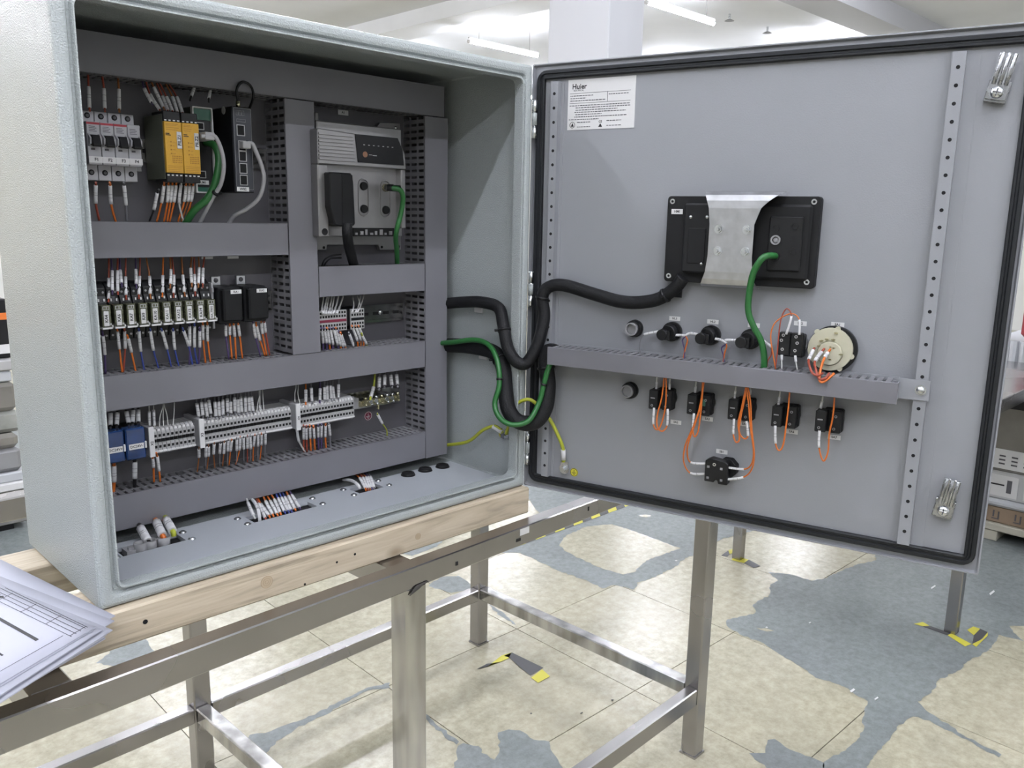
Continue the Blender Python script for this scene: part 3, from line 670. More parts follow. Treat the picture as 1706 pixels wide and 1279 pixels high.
# ---------------------------------------------------------------- yellow safety relays
def safety(x0, x1, txt, label):
    t = thing('safety_relay', label, 'relay', (x0, .266, .572), group='pair of yellow fronted safety relays')
    B().box(x0+.0002, x1-.0002, .196, .266, .575, .672).obj('housing', OLIVE, t, .001)
    B().box(x0+.0004, x1-.0004, .190, .1962, .5850, .6605).obj('front', YEL, t, .0006)
    for z0, z1, nm in ((.6605, .6760, 'top_terminals'), (.5705, .5850, 'bottom_terminals')):
        b = B(); b.box(x0+.0008, x1-.0008, .1925, .235, z0+.0004, z1)
        o = b.obj(nm, BLACK, t, .0008)
        m_ = B()
        for q in range(4):
            xx = x0+.0036+q*.0066; m_.box(xx-.0016, xx+.0016, .1918, .1926, z0+(.0012 if z0 > .6 else .0100), z0+(.0030 if z0 > .6 else .0120))
        m_.obj('terminal_mark', LABEL, o)
    b = B(); w3 = x1-x0
    for z in (.6575, .6555, .6520, .6490): b.box(x0+.003, x0+w3*rnd.uniform(.45, .85), .1896, .1901, z-.0006, z)
    for q in range(4):
        b.box(x0+.0085, x0+.0105, .1896, .1901, .6300-q*.0058, .6320-q*.0058); b.box(x0+.0120, x0+.0160, .1896, .1901, .6305-q*.0058, .6313-q*.0058)
    for q in range(6):
        for k_ in range(4): b.box(x0+.0105+q*.0025, x0+.0118+q*.0025, .1896, .1901, .6000+k_*.0030, .6016+k_*.0030)
    for z in (.5955, .5930, .5900, .5875): b.box(x0+.003, x0+w3*.9, .1896, .1901, z-.0005, z)
    b.obj('printing', YELD, t)
    b = B(); b.box(x0+.0020, x0+.0098, .1895, .1901, .6400, .6412); b.box(x0+.0020, x0+.0078, .1895, .1901, .6422, .6436); b.obj('maker_mark', INK, t)
    o = B().box(x1-.0088, x1-.0012, .1888, .1900, .6215, .6465).obj('label_plate', LABEL, t, .0006); text(txt, o, ((x1-.005), .1885, .634), .0068, up=True)
safety(.2042, .2316, 'PILZ1', 'left yellow safety relay with a vertical white PILZ1 marker'); safety(.2318, .2590, 'PILZ2', 'right yellow safety relay with a vertical white PILZ2 marker')
# ---------------------------------------------------------------- network module
t = thing('network_module', 'green and white network module between yellow relays and black switch', 'module', (.2612, .266, .557))
B().box(.2612, .2945, .222, .266, .557, .690).obj('housing', OLIVE, t, .001)
b = B(); b.sweep_rect(.2612, .2945, .557, .690, [(0, .222), (0, .2150), (.0018, .2145), (.0022, .222)], lambda d: .002, 4); b.obj('white_frame', LABEL, t)
B().box(.2632, .2925, .2185, .2222, .6705, .6875).obj('green_panel', TEAL, t); B().box(.2632, .2925, .2195, .2222, .5665, .6700).obj('dark_panel', BLACK, t); B().box(.2632, .2925, .2185, .2222, .5590, .5660).obj('green_foot', TEAL, t)
def rj(parent, x, z, y, w3=.0125, h3=.0115, nm='network_port', fm=GREYP):
    o = B().sweep_rect(x-w3/2, x+w3/2, z-h3/2, z+h3/2, [(0, y), (0, y-.0012), (.0011, y-.0012), (.0013, y)], lambda d: .0006, 3).obj(nm, fm, parent)
    B().box(x-w3/2+.0012, x+w3/2-.0012, y-.0004, y, z-h3/2+.0012, z+h3/2-.0012).obj('port_hole', DARK, o)
rj(t, .2745, .661, .2193); rj(t, .2735, .586, .2193)
plate(t, (.2745, .2190, .5735), .019, .0065, 'UM1', .0052)
# ---------------------------------------------------------------- ethernet switch
t = thing('network_switch', 'black network switch with white labelled front and stacked ports', 'switch', (.3140, .266, .559))
B().box(.3140, .3480, .190, .262, .5595, .6935).obj('housing', BLACK, t, .001)
b = B(); b.box(.3150, .3470, .1885, .1902, .5610, .6925); b.obj('front_plate', mat('switch_front', (.03, .034, .045), .35), t, .0004)
b = B(); b.sweep_rect(.3165, .3465, .564, .6915, [(0, .1884), (0, .1880), (.0005, .1880), (.0005, .1884)], lambda d: .001, 3)
for q in range(3): b.sweep_rect(.3205+q*.005, .3250+q*.005, .6800, .6875, [(0, .1884), (0, .1880), (.0003, .1880), (.0003, .1884)], lambda d: .0003, 3)
b.sweep_rect(.3210, .3370, .6700, .6745, [(0, .1884), (0, .1880), (.0004, .1880), (.0004, .1884)], lambda d: .0005, 3)
b.obj('front_outline', GREYM, t)
rj(t, .3275, .6570, .1884, .0140, .0175); 
for z in (.6330, .6165, .5975, .5790): rj(t, .3290, z, .1884, .0135, .0165)
plate(t, (.3270, .1880, .5645), .021, .0072, 'W02', .0058)
B().cyl((.3138, .216, .6885), (.3132, .216, .6885), .0062, 16).obj('round_badge', GREYP, t)
# cables of the top row
def cable(name, label, pts, r, m, loc=None, cat='cable', fr=FR_CAB, group=None, n=10, ties=(), tr=None):
    P = catmull(pts, 8); b = B(); b.tube(P, r, n)
    o = solo(b, name, m, label, cat, tuple(pts[0]), fr, group)
    for k_ in ties:
        i = int(k_*(len(P)-2)); d_ = (P[i+1]-P[i]).normalized(); q = B(); q.cyl(P[i]-d_*.0022, P[i]+d_*.0022, (tr or r)*1.14, 12)
        s2 = d_.cross(Vector((0, 0, 1))).normalized() if abs(d_.z) < .95 else Vector((1, 0, 0)); c2 = P[i]+s2*(tr or r)*1.15
        q.cyl(c2, c2+s2*.006, .0028, 6); q.obj('cable_tie', BLACK, o)
    return o
pa = cable('patch_cable', 'grey patch cable curving down from the green network module', [(.2566,.18,.642),(.2752,.178,.6443),(.2821,.176,.6361),(.2884,.176,.6173),(.2906,.178,.5961),(.2876,.185,.5706),(.2804,.2,.5497),(.2758,.215,.5306),(.2711,.235,.5061)], .0034, CABW, ties=(.72,), tr=.0055)
B().box(.262, .2775, .1755, .2215, .6370, .6490).obj('plug', CABW, pa, .001)
cable('green_network_cable', 'thick green network cable curving below the green network module', [(.2813,.218,.6375),(.289,.2,.63),(.2915,.195,.6104),(.2875,.195,.5866),(.2811,.2,.5626),(.272,.205,.5465),(.2568,.22,.5282),(.2478,.235,.5058)], .0058, CABG)
pb = cable('patch_cable', 'grey patch cable plugged into the black network switch', [(.330,.186,.6345),(.339,.178,.6374),(.3453,.178,.63),(.3574,.178,.5996),(.3602,.18,.5775),(.356,.19,.5519),(.3425,.205,.5344),(.3283,.225,.5212),(.3239,.24,.5055)], .0034, CABW)
B().box(.3235, .3375, .1745, .1885, .6285, .6395).obj('plug', GREYP, pb, .001)
lo = cable('antenna_lead', 'thin black lead looping above the black network switch', [(.3302,.198,.6930),(.33,.198,.7038),(.3292,.198,.7212),(.3396,.198,.7337),(.3537,.198,.7289),(.3574,.198,.7126),(.362,.225,.6930)], .0022, BLACK)
B().cyl((.3301, .198, .6930), (.3301, .198, .7030), .0036, 10).obj('connector', BRASS, lo)
# ---------------------------------------------------------------- small plug-in relays
LB = ['KA4', 'KA6', 'KA7', 'KA9', 'KA10', 'KA11', 'KA12', 'KA13', 'KA14', 'KA_TRIG']
def relay(x0, txt, label):
    w2 = .0176; c = x0+w2/2; t = thing('plug_in_relay', label, 'relay', (x0, .266, .330), group='row of small plug-in relays')
    b = B(); b.prism([(.266, .330), (.226, .330), (.221, .347), (.221, .388), (.226, .398), (.226, .410), (.236, .418), (.266, .418)], x0+.0003, x0+w2-.0003, 'x'); b.obj('socket', BLACK, t, .0008)
    for k_, (dx, z, y) in enumerate(((-.0045, .4040, .2255), (.0045, .4040, .2255), (-.0045, .3380, .2230), (.0045, .3380, .2230))):
        s = B(); s.cyl((c+dx, y, z), (c+dx, y-.0006, z), .0018, 8); s.obj('terminal_screw', GREYM, t)
        m_ = B(); m_.box(c+dx-.0011, c+dx+.0011, y-.0004+.0022, y, z-.0100 if z > .37 else z+.0040, z-.0070 if z > .37 else z+.0065); 
    b = B()
    for dx in (-.004, .004): b.box(c+dx-.0010, c+dx+.0010, .2203, .2212, .3905, .3945)
    b.obj('terminal_number', LABEL, t)
    b = B(); b.box(x0+.0018, x0+w2-.0022, .2020, .222, .3535, .3868); b.obj('cover', CLEAR, t, .001)
    b = B(); b.box(x0+.0012, x0+w2-.0008, .2005, .224, .3505, .3530); b.box(x0+w2-.0022, x0+w2-.0008, .2005, .224, .3505, .3562); b.obj('retaining_clip', LABEL, t)
    b = B(); b.sweep_rect(x0+.0035, x0+w2-.005, .3795, .3850, [(0, .2020), (0, .2014), (.0008, .2014), (.0008, .2020)], lambda d: .0004, 3); b.box(c-.0005, c+.0005, .2014, .202, .3795, .385); b.box(x0+w2-.0050, x0+w2-.0026, .2012, .2021, .3560, .3590); b.obj('cover_print', GREYP, t)
    o = B().box(c-.0048, c+.0028, .2008, .2020, .3552, .3778).obj('label_plate', LABEL, t, .0008); text(txt, o, (c-.001, .2005, .3665), .0064 if len(txt) < 6 else .0048, up=True)
for i in range(10): relay(.0965+.01832*i, LB[i], f'small plug-in relay with upright white label {LB[i]}')
solo(B().box(.2800, .2838, .222, .266, .335, .412).box(.2803, .2835, .2195, .222, .396, .404), 'end_bracket', GREYM, 'end bracket with a raised mark right of the small relays', 'bracket', (.28, .266, .335), bev=.0006)
def bigrelay(x0, x1, txt, label):
    t = thing('black_relay', label, 'relay', (x0, .266, .343), group='two large black relays')
    b = B(); b.box(x0, x1, .212, .266, .343, .404); b.obj('socket', BLACK, t, .002)
    b = B(); b.box(x0+.004, x1-.002, .200, .213, .348, .402); b.obj('relay_cover', BLACKM, t, .0025)
    plate(t, ((x0+x1)/2+.006, .1995, .3972), .019, .0066, txt, .0052)
    b = B(); b.box(x0+.010, x0+.026, .255, .262, .404, .4195); b.box(x0+.012, x0+.024, .2540, .2550, .4045, .4070); b.obj('bracket', GALV, t, .0005)
    s = B(); s.dome((x0+.018, .255, .4130), (0, -1, 0), .0042, .003, 10); s.obj('bracket_screw', INKG, t)
bigrelay(.2865, .3260, 'KA1', 'left large black relay with white KA1 label'); bigrelay(.3320, .3740, 'KA2', 'right large black relay with white KA2 label')
for x in (.300, .347): solo(B().box(x-.010, x+.010, .2735, .2749, .4480, .4555), 'adhesive_label', LABEL, 'white plate label above the '+('left' if x < .32 else 'right')+' large black relay', 'label', (x, .275, .448))
# ---------------------------------------------------------------- grey terminal modules
def iom(x0, n, band, label):
    p = .00585; x1 = x0+n*p; t = thing('terminal_module', label, 'terminal', (x0, .266, .312))
    B().box(x0, x1, .226, .266, .3115, .3515).obj('body', BLACK, t)
    B().box(x0-.0002, x1+.0012, .222, .2265, .312, .351).obj('front', GREYP, t, .0006)
    h = B().box(-.0018, .0018, -.0004, 0, -.0021, .0021).mesh('clamp_hole', [DARK])
    L_ = PLOC[t]
    for i in range(n):
        for z in (.3468, .3398, .3234, .3164): inst('clamp_hole', h, t, (x0+p*(i+.5)-L_[0], .222-L_[1], z-L_[2]))
    B().box(x0+.0004, x1-.0002, .2212, .222, .3292, .3342).obj('marker_strip', band, t)
iom(.4842, 10, MAROON, 'wide grey terminal module with dark red middle strip'); iom(.5535, 5, BLACK, 'narrow grey terminal module with black middle strip beside empty rail')
solo(B().box(.5440, .5530, .228, .266, .318, .352), 'end_bracket', BLACK, 'black end bracket between the two grey terminal modules', 'bracket', (.544, .266, .318), bev=.001)
# ---------------------------------------------------------------- lowest row
def power(x0, x1, txt, label):
    t = thing('power_block', label, 'terminal', (x0, .266, .139), group='two blue power distribution blocks')
    B().box(x0+.002, x1-.002, .226, .266, .143, .188).obj('body', BLACK, t, .001)
    B().box(x0, x1, .206, .227, .1395, .1905).obj('blue_cover', BLUE, t, .002)
    B().box(x0+.003, x1-.003, .2052, .2060, .1845, .1865).obj('moulded_rib', BLUE, t); B().box(x0+.003, x1-.003, .2052, .2060, .1450, .1462).obj('moulded_rib', BLUE, t)
    plate(t, ((x0+x1)/2, .2052, .1610), (x1-x0)*.74, .0090, txt, .0058)
    B().box(x1-.0022, x1+.0008, .2045, .214, .156, .167).obj('cover_catch', LABEL, t, .0005)
power(.0895, .1185, 'DC24V+', 'left blue power block labelled DC24V+'); power(.1205, .1512, 'DC24V-', 'right blue power block labelled DC24V-')
def carrier(x, txt, label):
    t = thing('end_marker', label, 'marker', (x, .266, .138), group='white end markers of the terminal strips')
    B().box(x-.0042, x+.0042, .208, .266, .140, .187).obj('bracket', GREYM, t, .0006)
    o = B().box(x-.0042, x+.0042, .205, .2085, .1385, .1882).obj('marker_plate', LABEL, t, .0005); text(txt, o, (x, .2047, .1615), .0060, up=True)
carrier(.1605, 'X2', 'white end marker X2 right of the blue blocks'); carrier(.2435, 'X3', 'white end marker X3 left of the longest strip'); carrier(.4250, 'X4', 'white end marker X4 left of the right-hand strip')
def tmesh():
    b = B(); b.prism([(.264, .137), (.226, .137), (.2205, .1415), (.222, .1440), (.222, .1555), (.2275, .1560), (.2275, .1620), (.222, .1625), (.222, .1735), (.2320, .1815), (.264, .1815)], .0002, .0063, 'x')
    return b
TB = tmesh()
for z in (.1495, .1680): TB.box(.0014, .0051, .2214, .2221, z-.0021, z+.0021, 1)
TB.box(.0002, .0063, .2268, .2276, .1560, .1620, 1); TB.box(.0012, .0053, .2240, .2300, .1746, .1790, 2); TB.box(0, .0065, .2196, .2215, .1405, .1432, 2)
TME = TB.mesh('terminal', [GREYP, DARK, LABEL], (0, .266, .137))
def strip(x0, x1, label):
    t = thing('terminal_strip', label, 'terminal strip', (x0, .266, .137)); n = int(round((x1-x0)/.0066)); p = (x1-x0)/n
    for i in range(n): inst('terminal', TME, t, (i*p, 0, 0))
    B().box(x1, x1+.0018, .224, .264, .139, .180).obj('end_plate', GREYM, t)
strip(.1695, .2388, 'shortest terminal strip between markers X2 and X3'); strip(.2545, .4200, 'longest terminal strip between markers X3 and X4'); strip(.4370, .5560, 'right-hand terminal strip beyond marker X4')
t = thing('brass_earth_bar', 'brass earth bar with screws at the right end of the lowest row', 'earth bar', (.5712, .266, .150))
B().box(.5790, .6740, .232, .241, .1545, .1665).obj('bar', BRASS, t, .0006)
b = B(); b.box(.5600, .5800, .240, .266, .150, .172); b.box(.662, .676, .241, .275, .156, .166); b.obj('support', GREYM, t, .001)
for i in range(7):
    s = B(); x = .588+i*.0132; s.cyl((x, .232, .1630), (x, .2285, .1630), .0042, 10); s.box(x-.003, x+.003, .2278, .2286, .1626, .1634); s.cyl((x+.005, .2365, .1665), (x+.005, .2365, .1720), .0038, 10); s.dome((x+.0045, .232, .1565), (0, -1, 0), .0032, .003, 8); s.obj('clamp_screw', ZINC if i % 3 else BRASS, t)
B().cyl((.6215, .2335, .1445), (.6215, .2335, .1545), .0030, 8).obj('stud', BRASS, t)
def earth_sign(x, z, y, r, m, lm, label, fr=FR_CAB):
    t = solo(B().cyl((x, y, z), (x, y-.0006, z), r, 24), 'earth_sign', m, label, 'sign', (x, y, z), fr)
    b = B(); y2 = y-.0007
    b.ring((x, y2+.0001, z), (0, -1, 0), r*.84, r*.93, .0003, 24)
    b.box(x-r*.05, x+r*.05, y2-.0003, y2+.0003, z-.05*r, z+.55*r)
    for k_, wd in enumerate((.55, .36, .18)): b.box(x-r*wd, x+r*wd, y2-.0003, y2+.0003, z-r*(.12+.22*k_), z-r*(.04+.22*k_))
    b.obj('earth_symbol', lm, t)
earth_sign(.6255, .1220, .2749, .0095, MAROON, LABEL, 'round dark red earth sign below the brass bar')
# ---------------------------------------------------------------- drive unit
t = thing('drive_unit', 'silver cast drive unit with black connector in the upper right bay', 'drive', (.475, .274, .458))
b = B(); b.prism([(.4780, .4605), (.5285, .4605), (.5310, .4700), (.6480, .4690), (.6515, .4590), (.7040, .4590), (.7040, .7060), (.6560, .7035), (.6480, .6950), (.5000, .6905), (.4780, .6905)], .262, .272, 'y'); b.obj('back_plate', ALU, t, .001)
b = B(); b.box(.4790, .6640, .205, .263, .4870, .6880); b.obj('case', ALU, t, .002)
# cast front: frame round a recess
xL, xR, zB, zT = .4650, .6560, .4875, .6720
b = B(); b.prism([(xL, zT-.002), (xL+.002, zT), (xR-.016, zT-.008), (xR-.002, zT-.032), (xR, zB+.012), (xR, .6125), (xR, .6125), (xR, .6125)][:4]+[(xR, .6125), (xL, .6125)], .181, .206, 'y'); b.obj('front_upper', ALU, t, .002)
b = B(); b.box(xL, .4855, .183, .206, zB, .6125); b.obj('front_frame', ALU, t, .002); b = B(); b.box(.6455, xR, .183, .206, .5035, .6125); b.obj('front_frame', ALU, t, .0015)
for q in range(8): B().box(xL+.001, .5395-.0004*q, .1780, .1812, .6200+q*.0060, .6232+q*.0060).obj('rib', ALU, t)
pn = B().prism([(.5415, .6680), (.6350, .6680), (.6460, .6480), (.6490, .6195), (.5470, .6195)], .1790, .1812, 'y').obj('display_panel', BLACK, t)
B().cyl((.5617, .1790, .6340), (.5617, .1786, .6340), .0052, 16).obj('round_badge', mat('badge_copper', (.30, .16, .10), .4, .6), pn)
b = B(); b.box(.570, .577, .1786, .1790, .6335, .6345); b.box(.578, .587, .1786, .1790, .6325, .6340)
for q in range(7): b.box(.558+q*.0105, .5615+q*.0105, .1786, .1790, .6500, .6513)
b.obj('panel_print', GREYP, pn)
B().box(.4855, .6455, .199, .206, .5035, .6125).obj('recess_plate', ALU, t)
for x, zc in ((.5705, .5585), (.6200, .5575)):
    b = B(); b.sweep_rect(x-.0125, x+.0125, zc-.0345, zc+.0345, [(0, .199), (.0006, .1970), (.0022, .1970), (.0034, .1988)], lambda d: .0125-d, 7); b.obj('port_surround', ALU, t)
    for dz in (-.0205, .0205):
        if x > .6 and dz > 0: B().ring((x, .199, zc+dz), (0, -1, 0), .004, .0075, .006, 16).obj('socket_ring', BRASS, t)
        else: B().cyl((x, .199, zc+dz), (x, .1945, zc+dz), .0078, 18, r2=.0070).obj('blanking_cap', BLACKM, t)
b = B(); b.box(.5480, .6410, .200, .206, .4880, .5035); b.obj('board_slot', DARK, t)
b = B()
for q in range(8): b.box(.551+q*.011, .556+q*.011+.002*(q % 2), .1985, .2002, .4905, .4945+.003*(q % 3))
b.obj('board_part', GREYM, t)
B().cyl((.4760, .1830, .4965), (.4760, .1825, .4965), .0062, 14).obj('corner_hole', DARK, t)
for x, z in ((.6930, .6960), (.6960, .4655)): B().dome((x, .262, z), (0, -1, 0), .0042, .003, 10).obj('fixing_screw', ZINC, t)
for x, z in ((.5230, .4655), (.6560, .4650)): B().cyl((x, .2619, z), (x, .2615, z), .0026, 10).obj('fixing_hole', DARK, t)
dc = cable('drive_power_cable', 'black cable with a big hooded plug on the silver drive unit', [(.5113,.165,.5113),(.5109,.165,.4941),(.5234,.18,.4736),(.5457,.205,.4519),(.5718,.235,.4300)], .0092, LOOM)
b = B(); b.prism([(.4775, .5990), (.5240, .5990), (.5275, .5850), (.5300, .5100), (.5230, .5060), (.4985, .5060), (.4860, .5090), (.4780, .5400)], .166, .199, 'y'); b.obj('plug_hood', BLACK, dc, .0022)
b = B(); b.box(.5020, .5245, .1645, .168, .5100, .5960); b.obj('plug_face', BLACKM, dc, .001)
gc = cable('green_sensor_cable', 'green cable with an angled black plug on the silver drive unit', [(.604,.168,.5763),(.6133,.158,.576),(.6245,.156,.5714),(.6314,.16,.5563),(.6301,.165,.5305),(.6253,.17,.5044),(.6331,.185,.4831),(.6502,.205,.4609),(.6735,.235,.4300)], .0048, CABG)
b = B(); b.cyl((.6200, .199, .5780), (.6150, .170, .5775), .0065, 12); b.cyl((.600, .168, .5770), (.6235, .158, .5760), .0062, 12); b.obj('angled_plug', BLACK, gc)
for i, (a, z) in enumerate((((.478, .2245, .452), .0), ((.483, .229, .447), .0))):
    cable('thin_black_lead', ['upper', 'lower'][i]+' thin black lead curving under the silver drive unit', [(.500+.004*i, .235, .430), (.503+.004*i, .23, .444-.004*i), (.515, .225, .452-.005*i), (.535, .222, .454-.006*i)], .0016, BLACK)
o = solo(B().box(.5690, .5915, .2742, .2749, .7105, .7195), 'adhesive_label', LABEL, 'small white square tag above the silver drive unit', 'label', (.58, .275, .715)); text('A1', o, (.580, .2738, .715), .006)
solo(B().box(.5150, .5215, .266, .2749, .6930, .7085), 'spacer_block', GREYP, 'pale spacer block at the top left of the drive bay', 'spacer', (.518, .275, .70), bev=.001)
# ---------------------------------------------------------------- looms between cabinet and door
cable('braided_loom', 'upper black braided cable loom hanging from cabinet to the door panel', [(.770,.240,.3475),(.785,.2127,.3497),(.787,.1611,.3563),(.785,.1111,.3606),(.785,.0589,.3543),(.774,.0329,.3243),(.768,.0135,.2824),(.7730,-.006,.257),(.7868,-.0217,.2563),(.8034,-.0338,.2945),(.8171,-.0348,.3455),(.8155,-.0299,.3794),(.820,-.042,.3995),(.8292,-.0726,.4046),(.8435,-.1341,.3918),(.8588,-.1918,.3813),(.8735,-.2467,.3882),(.8823,-.2797,.4092),(.8846,-.2964,.4309)], .0118, LOOM, ties=(.30, .62, .93))
cable('braided_loom', 'lower black braided cable loom entering the door duct', [(.770,.236,.2590),(.785,.2026,.2624),(.785,.1277,.2677),(.78,.0604,.2643),(.773,.0304,.2404),(.765,.0146,.1986),(.7601,.0004,.1636),(.7701,-.018,.1416),(.7872,-.0433,.1424),(.8014,-.0576,.17),(.811,-.0548,.2153),(.8135,-.0448,.2545),(.815,-.0504,.2783),(.8239,-.0766,.2741)], .0150, LOOM, ties=(.28, .84))
cable('green_network_cable', 'long green network cable hanging in a loop along the lower loom', [(.765,.235,.2640),(.765,.1698,.2744),(.765,.1058,.2867),(.763,.0599,.2815),(.755,.0273,.254),(.748,.0145,.2117),(.738,.0160,.1753),(.7346,-.0013,.1524),(.7415,-.0272,.142),(.7632,-.0504,.1499),(.7855,-.0563,.1838),(.792,-.0615,.2187),(.7986,-.0666,.251),(.8094,-.0684,.2661)], .0052, CABG, ties=(.37, .86))
ea = cable('earth_lead', 'yellow and green earth lead from the duct to the right cabinet wall', [(.776,.2416,.0401),(.785,.2115,.0443),(.785,.1438,.0662),(.785,.098,.0998),(.795,.0731,.1105),(.800,.0562,.0991)], .0036, WM['yellow-green'])
B().cyl((.793, .078, .1100), (.7995, .058, .1005), .0046, 10).obj('marker_sleeve', WHITE, ea)
b = B(); b.cyl((.8055, .050, .0950), (.7995, .050, .0950), .0085, 6); b.cyl((.7995, .050, .0950), (.794, .050, .0950), .0045, 8); b.box(.800, .802, .040, .062, .088, .108); b.obj('ring_lug', ZINC, ea)
b = B(); x = .8056; b.cyl((x, .0655, .0935), (x-.0006, .0655, .0935), .0072, 20); eo = solo(b, 'earth_sign', STICK, 'small yellow earth sign on the right cabinet wall', 'sign', (x, .0655, .0935))
b = B(); b.box(x-.0012, x-.0006, .0651, .0659, .0935, .0975)
for k_, wd in enumerate((.0042, .0028, .0014)): b.box(x-.0012, x-.0006, .0655-wd, .0655+wd, .0930-.0018*k_, .0937-.0018*k_)
b.obj('earth_symbol', INK, eo)
eb = cable('earth_lead', 'yellow and green earth lead crossing from cabinet wall to the door', [(.7985,.0443,.0998),(.79,.0218,.1395),(.786,.0081,.1652),(.7908,-.0099,.1795),(.8005,-.0266,.1786),(.821,-.0493,.1474),(.8322,-.068,.1092),(.8383,-.0753,.0828),(.8423,-.0725,.0591)], .0036, WM['yellow-green'])
B().cyl((.8378, -.0750, .0850), (.8413, -.0735, .0640), .0046, 10).obj('marker_sleeve', WHITE, eb)
lg = solo(B().cyl((.082, .006, .046), (.082, -.003, .046), .0085, 6).cyl((.082, -.003, .046), (.082, -.010, .046), .0045, 8).box(.074, .090, -.001, .0005, .046, .060).ring((.082, -.0005, .046), (0, -1, 0), .005, .0105, .0012, 14), 'ring_lug', ZINC, 'bolted metal ring lug at the lower left of the door', 'lug', (.082, .006, .046), FR_DOOR)
earth_sign(.1005, .0400, .006, .0085, STICK, INK, 'small yellow earth sign at the lower left of the door', FR_DOOR)
for (y, z, wh) in ((.135, .342, 'upper'), (.120, .2480, 'lower')):
    solo(B().box(.8010, .8056, y-.012, y+.012, z-.006, z+.006), 'tie_mount', LABEL, f'white adhesive tie mount under the {wh} loom', 'tie mount', (.8056, y, z), bev=.001)
# ---------------------------------------------------------------- devices on the door
DV = .006
def hmi():
    t = thing('operator_panel_back', 'black back of an operator panel with silver bracket on the door', 'panel', (.272, DV, .424), FR_DOOR)
    def rr(x0, x1, z0, z1, r): 
        o = []
        for cx, cz, a0 in ((x1-r, z1-r, 0), (x0+r, z1-r, 90), (x0+r, z0+r, 180), (x1-r, z0+r, 270)):
            for i in range(5): a = math.radians(a0+22.5*i); o.append((cx+r*math.cos(a), cz+r*math.sin(a)))
        return o
    B().prism(rr(.2700, .5225, .4230, .5680, .006), -.012, DV, 'y').obj('back_plate', BLACKM, t, .001)
    b = B(); b.box(.3050, .3700, -.026, -.012, .4400, .5560); b.obj('left_housing', BLACK, t, .003)
    b = B(); b.box(.3150, .3450, -.0275, -.0258, .4560, .5150); b.box(.3500, .3560, -.0285, -.0258, .4700, .5050); b.obj('cover_door', BLACKM, t, .001)
    b = B(); b.box(.4200, .5120, -.020, -.012, .4350, .5550); b.obj('right_housing', BLACKM, t, .004)
    b = B(); b.box(.4480, .5000, -.0245, -.0198, .4500, .5360); b.obj('connector_field', BLACK, t, .0015)
    for x, z in ((.458, .518), (.487, .521), (.487, .482)): B().ring((x, -.0244, z), (0, -1, 0), .0035, .006, .0012, 14).obj('small_port', BLACK, t)
    b = B(); b.ring((.460, -.0244, .499), (0, -1, 0), .0055, .0078, .004, 18); b.dome((.460, -.0244, .499), (0, -1, 0), .005, .0025, 12); b.obj('round_socket', GREYM, t)
    B().ring((.4600, -.0244, .473), (0, -1, 0), .0065, .0080, .003, 18).obj('cable_socket', BLACK, t)
    for x, z in ((.2790, .5590), (.5120, .5595), (.2790, .4325), (.5110, .4335)): B().ring((x, -.012, z), (0, -1, 0), .0022, .0045, .0015, 12).obj('corner_screw', ZINC, t)
    for x, z in ((.317, .5330), (.345, .5335), (.340, .4560)): B().dome((x, -.026, z), (0, -1, 0), .0032, .002, 10).obj('cover_screw', ZINC, t)
    plate(t, (.2880, -.0125, .5420), .020, .0085, 'HMI', .0058)
    # bent bracket: a strap whose side edges are cut in waisted curves
    prof = [(-.012, .5745), (-.030, .5745), (-.040, .5690), (-.0440, .5600), (-.0450, .5480), (-.0450, .4450), (-.0440, .4330), (-.0390, .4240), (-.0300, .4195), (-.012, .4190)]
    def edge(z, k):  # half opening waist
        s_ = min(1, max(0, (abs(z-.4965)-.034)/.044))**1.7
        return (.3560-.014*s_) if k == 0 else (.4290+(.042 if z > .4965 else .010)*s_)
    P = []
    for i in range(len(prof)-1):
        for j in range(4): a = j/4; P.append((prof[i][0]*(1-a)+prof[i+1][0]*a, prof[i][1]*(1-a)+prof[i+1][1]*a))
    P.append(prof[-1])
    fine = []
    for y, z in P:
        fine.append((y, z))
    vs = []; n = len(fine)
    for y, z in fine:
        x0, x1 = edge(z, 0), edge(z, 1)
        for dy in (0, .0018): vs += [(x0, y+dy, z), (x1, y+dy, z)]
    fs = []
    for i in range(n-1):
        a, c = 4*i, 4*i+4
        fs += [(a, a+1, c+1, c), (a+2, c+2, c+3, a+3), (a, c, c+2, a+2), (a+1, a+3, c+3, c+1)]
    b = B(); b.add(vs, fs, 0, False); b.obj('bracket', GALV, t)
    for x, z in ((.372, .514), (.418, .514), (.372, .479), (.418, .479)):
        s = B(); s.cyl((x, -.0450, z), (x, -.0465, z), .0075, 14); s.cyl((x, -.0465, z), (x, -.0510, z), .0058, 6); s.cyl((x, -.051, z), (x, -.056, z), .0030, 8); s.obj('nut', ZINC, t)
hmi()
hg = cable('green_network_cable', 'bright green cable from the operator panel down into the door duct', [(.4615,-.026,.4735),(.4560,-.050,.4747),(.4477,-.058,.4686),(.4357,-.055,.4461),(.4289,-.045,.4113),(.4287,-.04,.3815),(.4383,-.036,.3575),(.4508,-.03,.3338),(.4567,-.026,.3039),(.4557,-.022,.275)], .0053, CABG, fr=FR_DOOR)
b = B(); b.cyl((.2915, .000, .4260), (.2915, -.004, .395), .010, 10); solo(b, 'loom_clamp', BLACK, 'black clamp where the upper loom meets the operator panel', 'clamp', (.2915, 0, .40), FR_DOOR)
def plug(u, v, label):
    t = thing('blanking_plug', label, 'plug', (u, DV, v), FR_DOOR, 'two round blanking plugs on the door')
    B().cyl((u, DV, v), (u, -.004, v), .0160, 24, r2=.0150).obj('lock_ring', BLACK, t)
    b = B(); b.ring((u-.001, -.004, v), (0, -1, 0), .0095, .0118, .009, 24); b.cyl((u-.001, -.004, v), (u-.001, -.0055, v), .0095, 20); b.obj('threaded_stem', GREYM, t)
